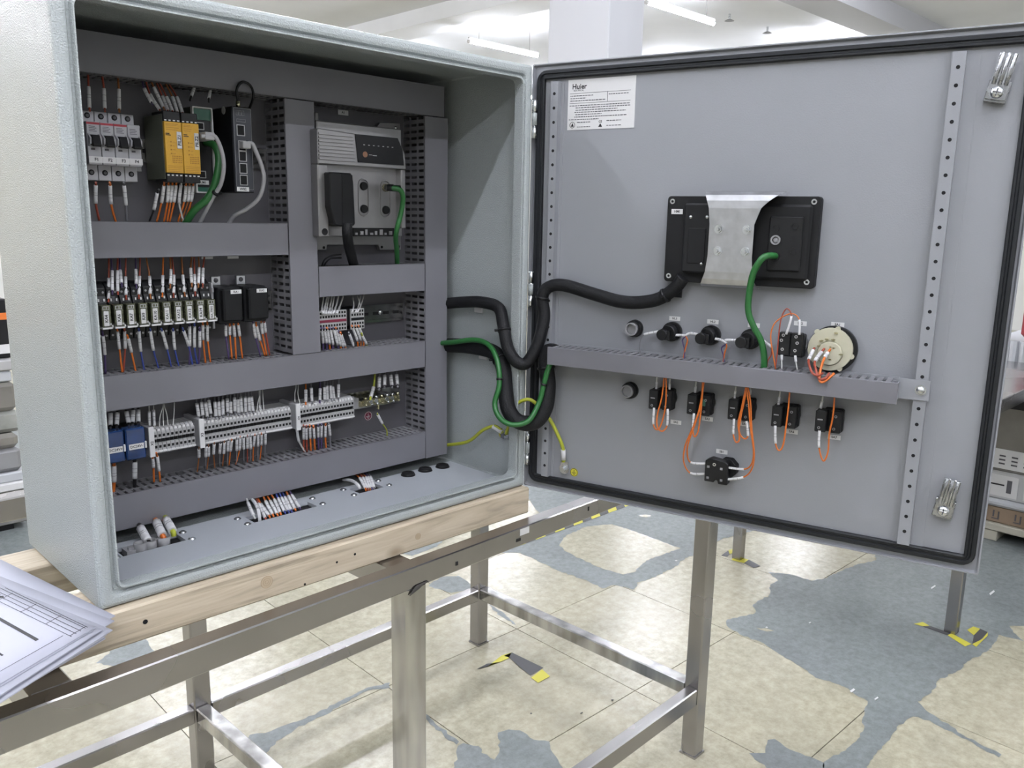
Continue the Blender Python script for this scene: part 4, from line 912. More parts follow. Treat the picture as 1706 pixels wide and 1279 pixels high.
plug(.214, .333, 'round blanking plug above the door duct, left of the lamps'); plug(.2105, .2175, 'round blanking plug below the door duct at left')
def lamp(u, v, label):
    t = thing('signal_lamp_back', label, 'lamp', (u, DV, v), FR_DOOR, 'three black signal lamp backs')
    B().cyl((u, DV, v), (u, -.004, v), .0172, 24).obj('lock_ring', BLACK, t)
    b = B(); b.cyl((u, -.004, v), (u-.002, -.016, v-.001), .0150, 20, r2=.0135); b.cyl((u-.0085, -.010, v-.0035), (u-.0100, -.026, v-.004), .0105, 18, r2=.0098); b.box(u-.0085, u+.004, -.024, -.012, v-.013, v+.004); b.obj('body', BLACK, t, .0008)
lamp(.2860, .3335, 'black signal lamp back under the HL3 label'); lamp(.3560, .3330, 'black signal lamp back under the HL2 label'); lamp(.4255, .3325, 'black signal lamp back under the HL1 label behind the green cable')
door_tag(.288, .3565, 'HL3', 'small white HL3 label above the leftmost signal lamp'); door_tag(.357, .3560, 'HL2', 'small white HL2 label above the middle signal lamp'); door_tag(.4275, .3555, 'HL1', 'small white HL1 label half hidden by the green cable')
door_tag(.5030, .3645, 'SB2', 'small white label behind the sleeves of the upper contact block'); door_tag(.5610, .3670, 'SA1', 'small white SA1 label above the round cream switch back'); door_tag(.3880, .1275, 'SB1', 'small white label above the lowest contact block')
door_tag(.3010, .1690, 'SA2', 'small white label below the first contact block under the duct'); door_tag(.3585, .1830, 'SA3', 'small white label below the second contact block under the duct'); door_tag(.4240, .1830, 'SA4', 'small white label below the third contact block under the duct'); door_tag(.5040, .1810, 'SA6', 'small white label below the fourth contact block under the duct'); door_tag(.5720, .1815, 'SA7', 'small white label below the fifth contact block under the duct')
# round cream switch back
t = thing('rotary_switch_back', 'round cream back of a switch at the right of the door duct', 'switch', (.557, DV, .328), FR_DOOR)
B().cyl((.558, DV, .3280), (.558, -.008, .3280), .0375, 40).obj('base_ring', BLACK, t)
b = B(); b.cyl((.5555, -.006, .3285), (.5555, -.014, .3285), .0350, 40, r2=.0340); b.cyl((.556, -.014, .3225), (.556, -.0185, .3225), .020, 28, r2=.018); b.obj('cream_disc', CREAM, t)
for a in (75, 130, -15, -60): 
    x, z = .5555+.0345*math.cos(math.radians(a)), .3285+.0345*math.sin(math.radians(a)); B().cyl((x, -.006, z), (x, -.0125, z), .0042, 8).obj('snap_tab', CREAM, t)
for x, z in ((.5420, .3420), (.5500, .3450), (.5600, .3450), (.5395, .3335), (.5570, .3330), (.5620, .3320), (.5735, .3225), (.5580, .3130), (.563, .356)):
    b = B(); b.box(x-.0028, x+.0028, -.0185, -.0138, z-.0008, z+.0008); b.cyl((x, -.0138, z), (x, -.0195, z), .0013, 8); b.obj('solder_tag', BRASS, t)
# emergency stop style block above the duct
t = thing('contact_block', 'black four-screw contact block above the door duct', 'contact block', (.495, DV, .318), FR_DOOR)
B().cyl((.501, DV, .330), (.501, -.006, .330), .0175, 22).obj('lock_ring', GREYM, t)
B().box(.4850, .5170, -.022, -.004, .312, .350).obj('collar', BLACK, t, .002)
for x in (.4790, .4975): B().box(x, x+.0178, -.034, -.018, .3150, .3525).obj('contact_element', BLACK, t, .0012)
for x, z in ((.4860, .3480), (.5060, .3470), (.4835, .3395), (.5085, .3370), (.5060, .3245), (.4860, .3250)): B().ring((x, -.034, z), (0, -1, 0), .0013, .0026, .0006, 10).obj('terminal_screw', GREYP, t)
def cblock(u, v, label, full):
    """selector block below the duct: two elements side by side; the left one stands farther out"""
    t = thing('contact_block', label, 'contact block', (u, DV, v), FR_DOOR, 'five contact blocks hanging below the door duct')
    B().cyl((u+.012, DV, v), (u+.012, -.004, v), .0165, 22).obj('lock_ring', BLACK, t)
    B().box(u-.001, u+.029, -.016, -.002, v-.019, v+.019).obj('collar', BLACKM, t, .002)
    B().box(u-.0105, u+.0062, -.034, -.008, v-.0175, v+.0175).obj('contact_element', BLACK, t, .0012)
    B().box(u+.0105, u+.0272, -.024, -.008, v-.0190, v+.0180).obj('contact_element', BLACK, t, .0012)
    for x, y, z in ((u-.004, -.034, v-.0105), (u+.0175, -.024, v-.0120), (u+.0190, -.024, v+.0085), (u-.003, -.034, v+.003)):
        if z > v and x < u: B().box(x-.004, x+.004, y-.0003, y+.0003, z-.001, z+.001).obj('printing', GREYM, t)
        else: B().ring((x, y, z), (0, -1, 0), .0012, .0023, .0005, 10).obj('terminal_screw', GREYM, t)
    if full: B().box(u+.0130, u+.0190, -.0244, -.0238, v-.002, v+.010).obj('green_print', TEAL, t)
for i, (u, v) in enumerate(((.2725, .2140), (.3430, .2140), (.4150, .2145), (.4880, .2125), (.5570, .2140))):
    cblock(u, v, f'{ORD[i]} black contact block from the left below the door duct', i == 1)
t = thing('contact_block', 'black four-way contact block lowest on the door', 'contact block', (.392, DV, .100), FR_DOOR)
B().prism([(.403+.0185*math.cos(math.radians(22.5+45*i)), .103+.0185*math.sin(math.radians(22.5+45*i))) for i in range(8)], -.012, DV, 'y').obj('collar', BLACKM, t, .001)
b = B(); b.prism([(.3690, .0790), (.3860, .0790), (.3880, .0835), (.3920, .0835), (.3935, .0775), (.4095, .0775), (.4095, .1150), (.4040, .1185), (.3780, .1215), (.3690, .1165)], -.026, -.008, 'y'); b.obj('body', BLACK, t, .001)
for x, z in ((.3750, .1060), (.3980, .1055), (.3750, .0860), (.3990, .0850)): B().box(x-.0022, x+.0022, -.0264, -.0258, z-.002, z+.002).obj('terminal_hole', GREYM, t)
B().ring((.3855, -.026, .1115), (0, -1, 0), .0014, .0030, .0008, 10).obj('terminal_screw', ZINC, t)
# ---------------------------------------------------------------- wires
WIRES = []
WIRES.append(('wire','above the row of four circuit breakers',0.0016,0.0028,[
('red',[(0.1105,0.222,0.6684),(0.1123,0.2278,0.6734),(0.1152,0.2335,0.7034),(0.1179,0.2392,0.7255),(0.12,0.245,0.7352)],(1, 2)),
('red',[(0.1317,0.222,0.6696),(0.1337,0.2278,0.6747),(0.1364,0.2335,0.7032),(0.1373,0.2392,0.7253),(0.1394,0.245,0.7342)],(1, 2)),
('brown',[(0.1524,0.222,0.671),(0.1544,0.2278,0.6758),(0.1579,0.2335,0.7048),(0.1599,0.2392,0.7246),(0.1624,0.245,0.7354)],(1, 2))], FR_CAB))
WIRES.append(('wire','below the row of four circuit breakers',0.0018,0.003,[
('red',[(0.1111,0.222,0.5668),(0.1128,0.228,0.5633),(0.1128,0.234,0.5366),(0.118,0.24,0.5113)],(1, 2)),
('orange',[(0.1311,0.222,0.5677),(0.1332,0.228,0.5632),(0.1348,0.234,0.5362),(0.1419,0.24,0.5097)],(1, 2)),
('grey',[(0.1514,0.222,0.5685),(0.1536,0.228,0.564),(0.1566,0.234,0.5348),(0.1584,0.24,0.5099)],(1, 2))], FR_CAB))
WIRES.append(('wire','on top of the yellow safety relays',0.0014,0.0027,[
('purple',[(0.1954,0.205,0.6846),(0.1985,0.2167,0.6895),(0.1939,0.2283,0.7094),(0.1951,0.24,0.7299)],(1, 2)),
('red',[(0.2072,0.205,0.6748),(0.2103,0.2167,0.6796),(0.202,0.2283,0.702),(0.1999,0.24,0.7306)],(1, 2)),
('brown',[(0.2132,0.205,0.679),(0.2164,0.2167,0.684),(0.2085,0.2283,0.7129),(0.2058,0.24,0.7331)],(1, 2)),
('red',[(0.2198,0.205,0.676),(0.223,0.2167,0.68),(0.2207,0.2283,0.7012),(0.2135,0.24,0.7323)],(1, 2)),
('red',[(0.2267,0.205,0.6757),(0.2299,0.2167,0.6797),(0.2272,0.2283,0.701),(0.2191,0.24,0.7292)],(1, 2)),
('brown',[(0.2345,0.205,0.6746),(0.2378,0.2167,0.6786),(0.2362,0.2283,0.702),(0.2289,0.24,0.7286)],(1, 2)),
('red',[(0.2424,0.205,0.6744),(0.2458,0.2167,0.6784),(0.2432,0.2283,0.7028),(0.2328,0.24,0.729)],(1, 2))], FR_CAB))
WIRES.append(('wire','hanging below the yellow safety relays',0.0015,0.0027,[
('black',[(0.1968,0.205,0.5597),(0.198,0.215,0.5541),(0.1951,0.225,0.5289),(0.191,0.235,0.5112)],(1, 2)),
('orange',[(0.206,0.205,0.5714),(0.2092,0.215,0.566),(0.2077,0.225,0.5399),(0.2025,0.235,0.5104)],(1, 2)),
('orange',[(0.2129,0.205,0.5717),(0.2162,0.215,0.5672),(0.2171,0.225,0.5411),(0.2139,0.235,0.5105)],(1, 2)),
('orange',[(0.2189,0.205,0.572),(0.2222,0.215,0.5675),(0.2218,0.225,0.5412),(0.219,0.235,0.5105)],(1, 2)),
('orange',[(0.2248,0.205,0.5722),(0.2282,0.215,0.5677),(0.2274,0.225,0.5414),(0.223,0.235,0.5106)],(1, 2)),
('white',[(0.2327,0.205,0.5726),(0.2363,0.215,0.568),(0.2359,0.225,0.5396),(0.2457,0.235,0.5108)],(1, 2)),
('orange',[(0.2402,0.205,0.5729),(0.2439,0.215,0.5673),(0.2443,0.225,0.5428),(0.2364,0.235,0.5107)],(1, 2)),
('brown',[(0.2459,0.205,0.5731),(0.2496,0.215,0.5676),(0.2505,0.225,0.543),(0.2415,0.235,0.5108)],(1, 2)),
('orange',[(0.2521,0.205,0.5734),(0.2558,0.215,0.5678),(0.2557,0.225,0.5431),(0.2478,0.235,0.5108)],(1, 2))], FR_CAB))
WIRES.append(('wire','above the green and white network module',0.0014,0.0026,[
('black',[(0.2628,0.225,0.6989),(0.2683,0.2317,0.7067),(0.2774,0.2383,0.7228),(0.2832,0.245,0.7357)],(1, 2)),
('black',[(0.2937,0.225,0.7002),(0.2976,0.2317,0.707),(0.3035,0.2383,0.72),(0.3086,0.245,0.7349)],(1, 2))], FR_CAB))
WIRES.append(('wire','above the row of small plug-in relays',0.0014,0.0026,[
('red',[(0.1131,0.213,0.391),(0.1171,0.2237,0.3937),(0.1234,0.2343,0.4246),(0.1295,0.245,0.4559)],(1, 2)),
('purple',[(0.1197,0.213,0.4019),(0.1234,0.2237,0.4065),(0.129,0.2343,0.4357),(0.1327,0.245,0.4558)],(1, 2)),
('red',[(0.1279,0.213,0.4014),(0.1314,0.2237,0.4043),(0.137,0.2343,0.4355),(0.1428,0.245,0.4556)],(1, 2)),
('purple',[(0.1342,0.213,0.4124),(0.1378,0.2237,0.4172),(0.1409,0.2343,0.4363),(0.1456,0.245,0.4556)],(1, 2)),
('red',[(0.1394,0.213,0.3933),(0.1431,0.2237,0.398),(0.1484,0.2343,0.4256),(0.1548,0.245,0.4554)],(1, 2)),
('purple',[(0.1559,0.213,0.4096),(0.1599,0.2237,0.4144),(0.1649,0.2343,0.4365),(0.1699,0.245,0.4551)],(1, 2)),
('red',[(0.1585,0.213,0.3932),(0.1627,0.2237,0.3979),(0.1699,0.2343,0.4258),(0.1767,0.245,0.455)],(1, 2)),
('brown',[(0.177,0.213,0.3922),(0.1803,0.2237,0.398),(0.1852,0.2343,0.4253),(0.1861,0.245,0.4548)],(1, 2)),
('orange',[(0.1951,0.213,0.3942),(0.1998,0.2237,0.399),(0.2063,0.2343,0.4259),(0.2133,0.245,0.4543)],(1, 2)),
('brown',[(0.2081,0.213,0.4072),(0.2133,0.2237,0.4122),(0.2198,0.2343,0.4349),(0.2244,0.245,0.4541)],(1, 2)),
('red',[(0.2127,0.213,0.3923),(0.2175,0.2237,0.3972),(0.2242,0.2343,0.4259),(0.2274,0.245,0.454)],(1, 2)),
('brown',[(0.2312,0.213,0.3933),(0.2351,0.2237,0.3983),(0.2388,0.2343,0.4254),(0.2431,0.245,0.4537)],(1, 2)),
('brown',[(0.2438,0.213,0.4076),(0.2483,0.2237,0.4127),(0.2527,0.2343,0.436),(0.2602,0.245,0.4534)],(1, 2)),
('red',[(0.2484,0.213,0.3935),(0.2532,0.2237,0.3984),(0.2586,0.2343,0.4258),(0.2643,0.245,0.4533)],(1, 2)),
('brown',[(0.2544,0.213,0.4062),(0.2596,0.2237,0.4113),(0.2669,0.2343,0.4366),(0.2717,0.245,0.4532)],(1, 2)),
('red',[(0.2617,0.213,0.4059),(0.2669,0.2237,0.411),(0.2736,0.2343,0.4354),(0.2818,0.245,0.453)],(1, 2))], FR_CAB))
WIRES.append(('wire','below the row of small plug-in relays',0.0015,0.0026,[
('purple',[(0.1016,0.216,0.3464),(0.1045,0.2227,0.3379),(0.1073,0.2293,0.3081),(0.1083,0.236,0.277)],(1, 2)),
('orange',[(0.1234,0.216,0.3485),(0.1262,0.2227,0.3437),(0.1295,0.2293,0.3146),(0.1335,0.236,0.2741)],(1, 2)),
('red',[(0.1345,0.216,0.3476),(0.1368,0.2227,0.3429),(0.1382,0.2293,0.3148),(0.1346,0.236,0.2739)],(1, 2)),
('orange',[(0.1377,0.216,0.3377),(0.1416,0.2227,0.3308),(0.1472,0.2293,0.308),(0.1544,0.236,0.2736)],(1, 2)),
('blue',[(0.1563,0.216,0.3459),(0.1587,0.2227,0.3411),(0.1618,0.2293,0.3076),(0.1679,0.236,0.273)],(1, 2)),
('blue',[(0.1735,0.216,0.3445),(0.1764,0.2227,0.3397),(0.1818,0.2293,0.3076),(0.1909,0.236,0.2744)],(1, 2)),
('blue',[(0.1911,0.216,0.3431),(0.1949,0.2227,0.3382),(0.2037,0.2293,0.3075),(0.2115,0.236,0.2752)],(1, 2)),
('blue',[(0.21,0.216,0.3416),(0.2127,0.2227,0.3367),(0.2163,0.2293,0.3053),(0.2239,0.236,0.2759)],(1, 2)),
('blue',[(0.2257,0.216,0.3414),(0.2299,0.2227,0.3353),(0.2395,0.2293,0.3092),(0.2477,0.236,0.2732)],(1, 2)),
('purple',[(0.2375,0.216,0.3476),(0.2402,0.2227,0.3426),(0.2416,0.2293,0.309),(0.2415,0.236,0.2749)],(1, 2)),
('blue',[(0.2458,0.216,0.3469),(0.2485,0.2227,0.342),(0.2494,0.2293,0.3062),(0.2558,0.236,0.2734)],(1, 2)),
('purple',[(0.2541,0.216,0.3402),(0.2568,0.2227,0.3331),(0.2582,0.2293,0.3054),(0.2578,0.236,0.2752)],(1, 2)),
('orange',[(0.2596,0.216,0.348),(0.2626,0.2227,0.343),(0.2648,0.2293,0.3172),(0.2698,0.236,0.275)],(1, 2)),
('orange',[(0.2674,0.216,0.3474),(0.2704,0.2227,0.3424),(0.2726,0.2293,0.3145),(0.2786,0.236,0.2761)],(1, 2))], FR_CAB))
WIRES.append(('wire','below the left black plug-in relay',0.0016,0.0027,[
('purple',[(0.3029,0.222,0.3442),(0.3049,0.2267,0.3393),(0.3062,0.2313,0.3197),(0.3119,0.236,0.2779)],(1, 2)),
('orange',[(0.3098,0.222,0.3426),(0.3118,0.2267,0.3367),(0.3134,0.2313,0.3212),(0.3173,0.236,0.2784)],(1, 2)),
('orange',[(0.3161,0.222,0.3432),(0.3186,0.2267,0.3383),(0.3221,0.2313,0.3173),(0.325,0.236,0.277)],(1, 2)),
('orange',[(0.3243,0.222,0.3426),(0.3271,0.2267,0.3377),(0.3312,0.2313,0.3176),(0.3367,0.236,0.2771)],(1, 2))], FR_CAB))
WIRES.append(('wire','below the right black plug-in relay',0.0016,0.0027,[
('purple',[(0.3522,0.222,0.3438),(0.3551,0.2267,0.3388),(0.361,0.2313,0.3118),(0.3713,0.236,0.2772)],(1, 2)),
('orange',[(0.358,0.222,0.3401),(0.3611,0.2267,0.3329),(0.369,0.2313,0.3067),(0.3797,0.236,0.2775)],(1, 2)),
('orange',[(0.3674,0.222,0.3427),(0.3702,0.2267,0.3387),(0.3742,0.2313,0.3183),(0.3831,0.236,0.2776)],(1, 2)),
('red',[(0.3733,0.222,0.3422),(0.3761,0.2267,0.3383),(0.3802,0.2313,0.32),(0.3889,0.236,0.2776)],(1, 2))], FR_CAB))
WIRES.append(('wire','curving into the top of the wide grey terminal module',0.0016,0.0022,[
('white',[(0.486,0.217,0.3499),(0.496,0.231,0.3556),(0.5088,0.245,0.3766)],(0, 1)),
('white',[(0.4898,0.217,0.3468),(0.5027,0.231,0.3589),(0.5165,0.245,0.3762)],(0, 1)),
('white',[(0.4946,0.217,0.3455),(0.5066,0.231,0.3568),(0.5205,0.245,0.3759)],(0, 1)),
('white',[(0.5,0.217,0.3452),(0.5132,0.231,0.3564),(0.527,0.245,0.3756)],(0, 1)),
('white',[(0.5044,0.217,0.3449),(0.518,0.231,0.3542),(0.5321,0.245,0.3753)],(0, 1)),
('white',[(0.5099,0.217,0.3445),(0.5259,0.231,0.3556),(0.5416,0.245,0.3749)],(0, 1)),
('white',[(0.5176,0.217,0.3449),(0.5342,0.231,0.3551),(0.5521,0.245,0.3743)],(0, 1))], FR_CAB))
WIRES.append(('wire','looping into the top of the narrow grey terminal module',0.0011,0.0013,[
('white',[(0.5527,0.217,0.3455),(0.5663,0.231,0.3571),(0.5738,0.245,0.3732)],(0, 1)),
('white',[(0.5595,0.217,0.3451),(0.5763,0.231,0.3536),(0.5917,0.245,0.3723)],(0, 1)),
('white',[(0.5653,0.217,0.3447),(0.5827,0.231,0.3561),(0.5998,0.245,0.3739)],(0, 1)),
('white',[(0.5625,0.217,0.3449),(0.581,0.231,0.3543),(0.5839,0.245,0.3737)],(0, 1))], FR_CAB))
WIRES.append(('wire','below the wide grey terminal module',0.0018,0.0027,[
('purple',[(0.4851,0.218,0.3215),(0.4898,0.224,0.3167),(0.496,0.23,0.2905),(0.4993,0.236,0.2721)],(1, 2)),
('purple',[(0.4907,0.218,0.3211),(0.4955,0.224,0.3162),(0.5035,0.23,0.2899),(0.5072,0.236,0.2717)],(1, 2)),
('orange',[(0.4973,0.218,0.3205),(0.5023,0.224,0.3157),(0.5097,0.23,0.2874),(0.5144,0.236,0.2715)],(1, 2)),
('purple',[(0.5039,0.218,0.32),(0.5089,0.224,0.3152),(0.5173,0.23,0.2857),(0.5194,0.236,0.2712)],(1, 2)),
('purple',[(0.5105,0.218,0.3195),(0.516,0.224,0.3146),(0.5278,0.23,0.2837),(0.533,0.236,0.2707)],(1, 2)),
('orange',[(0.5165,0.218,0.319),(0.522,0.224,0.3141),(0.5339,0.23,0.2812),(0.5389,0.236,0.2705)],(1, 2)),
('purple',[(0.5223,0.218,0.3128),(0.5279,0.224,0.3068),(0.5398,0.23,0.2797),(0.5444,0.236,0.2704)],(1, 2)),
('orange',[(0.5267,0.218,0.3095),(0.5323,0.224,0.3036),(0.5444,0.23,0.2802),(0.5514,0.236,0.2701)],(1, 2))], FR_CAB))
WIRES.append(('wire','below the narrow grey terminal module',0.0018,0.0027,[
('grey',[(0.5449,0.218,0.308),(0.5506,0.224,0.303),(0.5634,0.23,0.2784),(0.5684,0.236,0.2692)],(1, 2)),
('orange',[(0.5521,0.218,0.3202),(0.5578,0.224,0.3152),(0.5725,0.23,0.2876),(0.5771,0.236,0.2694)],(1, 2)),
('brown',[(0.5603,0.218,0.3195),(0.5659,0.224,0.3146),(0.5801,0.23,0.2879),(0.5826,0.236,0.2692)],(1, 2)),
('orange',[(0.5673,0.218,0.319),(0.573,0.224,0.314),(0.5872,0.23,0.2872),(0.5891,0.236,0.2692)],(1, 2)),
('yellow-green',[(0.574,0.218,0.3037),(0.5799,0.224,0.2976),(0.5932,0.23,0.2797),(0.5977,0.236,0.2688)],(1, 2))], FR_CAB))
WIRES.append(('power wire','above the two blue power blocks',0.0022,0.0036,[
('black',[(0.1048,0.222,0.193),(0.1077,0.2297,0.1956),(0.1116,0.2373,0.2128),(0.1151,0.245,0.2237)],(1, 2)),
('black',[(0.114,0.222,0.1924),(0.117,0.2297,0.195),(0.1218,0.2373,0.2121),(0.1254,0.245,0.2231)],(1, 2)),
('black',[(0.1329,0.222,0.192),(0.1351,0.2297,0.1949),(0.1357,0.2373,0.2119),(0.1384,0.245,0.2231)],(1, 2)),
('black',[(0.1382,0.222,0.1921),(0.1412,0.2297,0.1948),(0.1462,0.2373,0.2121),(0.1499,0.245,0.2233)],(1, 2)),
('black',[(0.1473,0.222,0.1916),(0.1504,0.2297,0.1943),(0.1542,0.2373,0.2118),(0.1579,0.245,0.224)],(1, 2))], FR_CAB))
WIRES.append(('power wire','below the two blue power blocks',0.003,0.0042,[
('orange',[(0.1058,0.222,0.1379),(0.1069,0.2267,0.1302),(0.1066,0.2313,0.103),(0.1057,0.236,0.0842)],(1, 2)),
('black',[(0.1378,0.222,0.1363),(0.1392,0.2267,0.1303),(0.139,0.2313,0.1018),(0.1396,0.236,0.0852)],(1, 2))], FR_CAB))
WIRES.append(('wire','above the shortest terminal strip',0.0009,0.0024,[
('white',[(0.1649,0.222,0.1831),(0.1677,0.2297,0.1849),(0.1714,0.2373,0.2064),(0.1753,0.245,0.2243)],(1, 2)),
('white',[(0.1726,0.222,0.1818),(0.1754,0.2297,0.1836),(0.1788,0.2373,0.2082),(0.1826,0.245,0.2243)],(1, 2))], FR_CAB))
WIRES.append(('bare jumper wire','looping above the shortest terminal strip',0.0008,0.001,[
('white',[(0.1801,0.222,0.1824),(0.1854,0.2297,0.1972),(0.1945,0.2373,0.2125),(0.1987,0.245,0.2191)],None),
('white',[(0.1869,0.222,0.1832),(0.1906,0.2297,0.2002),(0.1957,0.2373,0.2132),(0.199,0.245,0.221)],None),
('white',[(0.1946,0.222,0.1829),(0.1966,0.2297,0.1992),(0.1964,0.2373,0.2122),(0.1993,0.245,0.2209)],None),
('white',[(0.2026,0.222,0.1816),(0.2083,0.2297,0.1974),(0.213,0.2373,0.2117),(0.2165,0.245,0.2185)],None)], FR_CAB))
WIRES.append(('wire','below the shortest terminal strip',0.0016,0.0026,[
('orange',[(0.1635,0.215,0.1395),(0.1662,0.222,0.1318),(0.1689,0.229,0.1143),(0.1709,0.236,0.0871)],(1, 2)),
('orange',[(0.1695,0.215,0.1422),(0.1736,0.222,0.1332),(0.1777,0.229,0.1068),(0.1812,0.236,0.0859)],(1, 2))], FR_CAB))
WIRES.append(('wire','above the longest terminal strip',0.0016,0.003,[
('grey',[(0.2471,0.222,0.1851),(0.2503,0.2297,0.1871),(0.2512,0.2373,0.2091),(0.2542,0.245,0.2191)],(1, 2)),
('grey',[(0.254,0.222,0.1859),(0.2573,0.2297,0.1879),(0.2591,0.2373,0.2099),(0.2624,0.245,0.2199)],(1, 2)),
('grey',[(0.2618,0.222,0.1827),(0.2651,0.2297,0.1848),(0.266,0.2373,0.2089),(0.2691,0.245,0.22)],(1, 2)),
('grey',[(0.2679,0.222,0.1857),(0.2713,0.2297,0.1887),(0.2721,0.2373,0.211),(0.2752,0.245,0.2202)],(1, 2)),
('grey',[(0.2766,0.222,0.1804),(0.28,0.2297,0.1834),(0.283,0.2373,0.2075),(0.2862,0.245,0.2187)],(1, 2)),
('grey',[(0.2826,0.222,0.1795),(0.2861,0.2297,0.1825),(0.29,0.2373,0.2065),(0.2938,0.245,0.2196)],(1, 2)),
('grey',[(0.2898,0.222,0.1813),(0.2933,0.2297,0.1834),(0.2973,0.2373,0.2084),(0.3012,0.245,0.2196)],(1, 2)),
('grey',[(0.2982,0.222,0.184),(0.3017,0.2297,0.1871),(0.3056,0.2373,0.2093),(0.309,0.245,0.2196)],(1, 2)),
('grey',[(0.3042,0.222,0.1811),(0.3077,0.2297,0.1842),(0.3114,0.2373,0.2024),(0.3157,0.245,0.2197)],(1, 2)),
('grey',[(0.3116,0.222,0.1829),(0.3151,0.2297,0.1861),(0.3191,0.2373,0.2094),(0.3228,0.245,0.2198)],(1, 2)),
('grey',[(0.3177,0.222,0.18),(0.3213,0.2297,0.1831),(0.3247,0.2373,0.2046),(0.3287,0.245,0.22)],(1, 2)),
('grey',[(0.324,0.222,0.181),(0.3276,0.2297,0.1832),(0.3307,0.2373,0.2088),(0.3343,0.245,0.2203)],(1, 2)),
('grey',[(0.3314,0.222,0.1799),(0.335,0.2297,0.182),(0.3391,0.2373,0.2076),(0.3428,0.245,0.2202)],(1, 2)),
('grey',[(0.3389,0.222,0.1808),(0.3425,0.2297,0.1829),(0.3455,0.2373,0.2068),(0.3493,0.245,0.2204)],(1, 2)),
('grey',[(0.3452,0.222,0.1798),(0.3489,0.2297,0.182),(0.3509,0.2373,0.207),(0.3545,0.245,0.2207)],(1, 2)),
('white',[(0.3593,0.222,0.1797),(0.363,0.2297,0.1809),(0.3664,0.2373,0.1884),(0.371,0.245,0.2196)],(1, 2))], FR_CAB))
WIRES.append(('bare jumper wire','rising from the right end of the longest terminal strip',0.0008,0.001,[
('white',[(0.352,0.222,0.1808),(0.3594,0.2297,0.1969),(0.3685,0.2373,0.2118),(0.3737,0.245,0.2213)],None),
('white',[(0.3659,0.222,0.1808),(0.3693,0.2297,0.1975),(0.3729,0.2373,0.2112),(0.3772,0.245,0.2208)],None)], FR_CAB))
WIRES.append(('wire','below the longest terminal strip',0.0011,0.0026,[
('brown',[(0.2409,0.215,0.1386),(0.2443,0.2233,0.1322),(0.2472,0.2317,0.116),(0.2464,0.24,0.0881)],(1, 2)),
('grey',[(0.2528,0.215,0.1403),(0.2563,0.2233,0.134),(0.2591,0.2317,0.1147),(0.2615,0.24,0.0891)],(1, 2)),
('brown',[(0.2577,0.215,0.1394),(0.2612,0.2233,0.1331),(0.2641,0.2317,0.1147),(0.2635,0.24,0.0887)],(1, 2)),
('brown',[(0.268,0.215,0.1416),(0.2714,0.2233,0.1362),(0.2733,0.2317,0.117),(0.278,0.24,0.0888)],(1, 2)),
('grey',[(0.2789,0.215,0.1416),(0.2826,0.2233,0.1352),(0.2845,0.2317,0.1159),(0.2871,0.24,0.089)],(1, 2)),
('brown',[(0.2862,0.215,0.1413),(0.2898,0.2233,0.1359),(0.2917,0.2317,0.1146),(0.2923,0.24,0.089)],(1, 2)),
('grey',[(0.2932,0.215,0.1431),(0.2971,0.2233,0.1377),(0.2991,0.2317,0.1173),(0.301,0.24,0.0883)],(1, 2)),
('orange',[(0.2996,0.215,0.142),(0.3032,0.2233,0.1366),(0.3042,0.2317,0.1163),(0.3044,0.24,0.0887)],(1, 2)),
('grey',[(0.3088,0.215,0.1434),(0.3127,0.2233,0.138),(0.3158,0.2317,0.1152),(0.3179,0.24,0.087)],(1, 2)),
('orange',[(0.3153,0.215,0.1443),(0.3191,0.2233,0.1389),(0.3211,0.2317,0.1152),(0.3167,0.24,0.0873)],(1, 2)),
('grey',[(0.3214,0.215,0.1432),(0.3254,0.2233,0.1378),(0.3292,0.2317,0.1158),(0.3325,0.24,0.0872)],(1, 2)),
('red',[(0.3288,0.215,0.144),(0.3329,0.2233,0.1385),(0.3361,0.2317,0.1155),(0.339,0.24,0.087)],(1, 2)),
('grey',[(0.3341,0.215,0.1441),(0.3382,0.2233,0.1386),(0.3425,0.2317,0.1133),(0.3451,0.24,0.0869)],(1, 2)),
('orange',[(0.3431,0.215,0.1436),(0.3468,0.2233,0.1382),(0.3481,0.2317,0.1175),(0.3498,0.24,0.087)],(1, 2)),
('grey',[(0.3492,0.215,0.1446),(0.3534,0.2233,0.1391),(0.3568,0.2317,0.1159),(0.3592,0.24,0.0862)],(1, 2)),
('orange',[(0.3557,0.215,0.1435),(0.3599,0.2233,0.138),(0.3634,0.2317,0.1168),(0.3639,0.24,0.0874)],(1, 2)),
('grey',[(0.3634,0.215,0.1442),(0.3676,0.2233,0.1387),(0.3708,0.2317,0.1166),(0.3736,0.24,0.0877)],(1, 2))], FR_CAB))
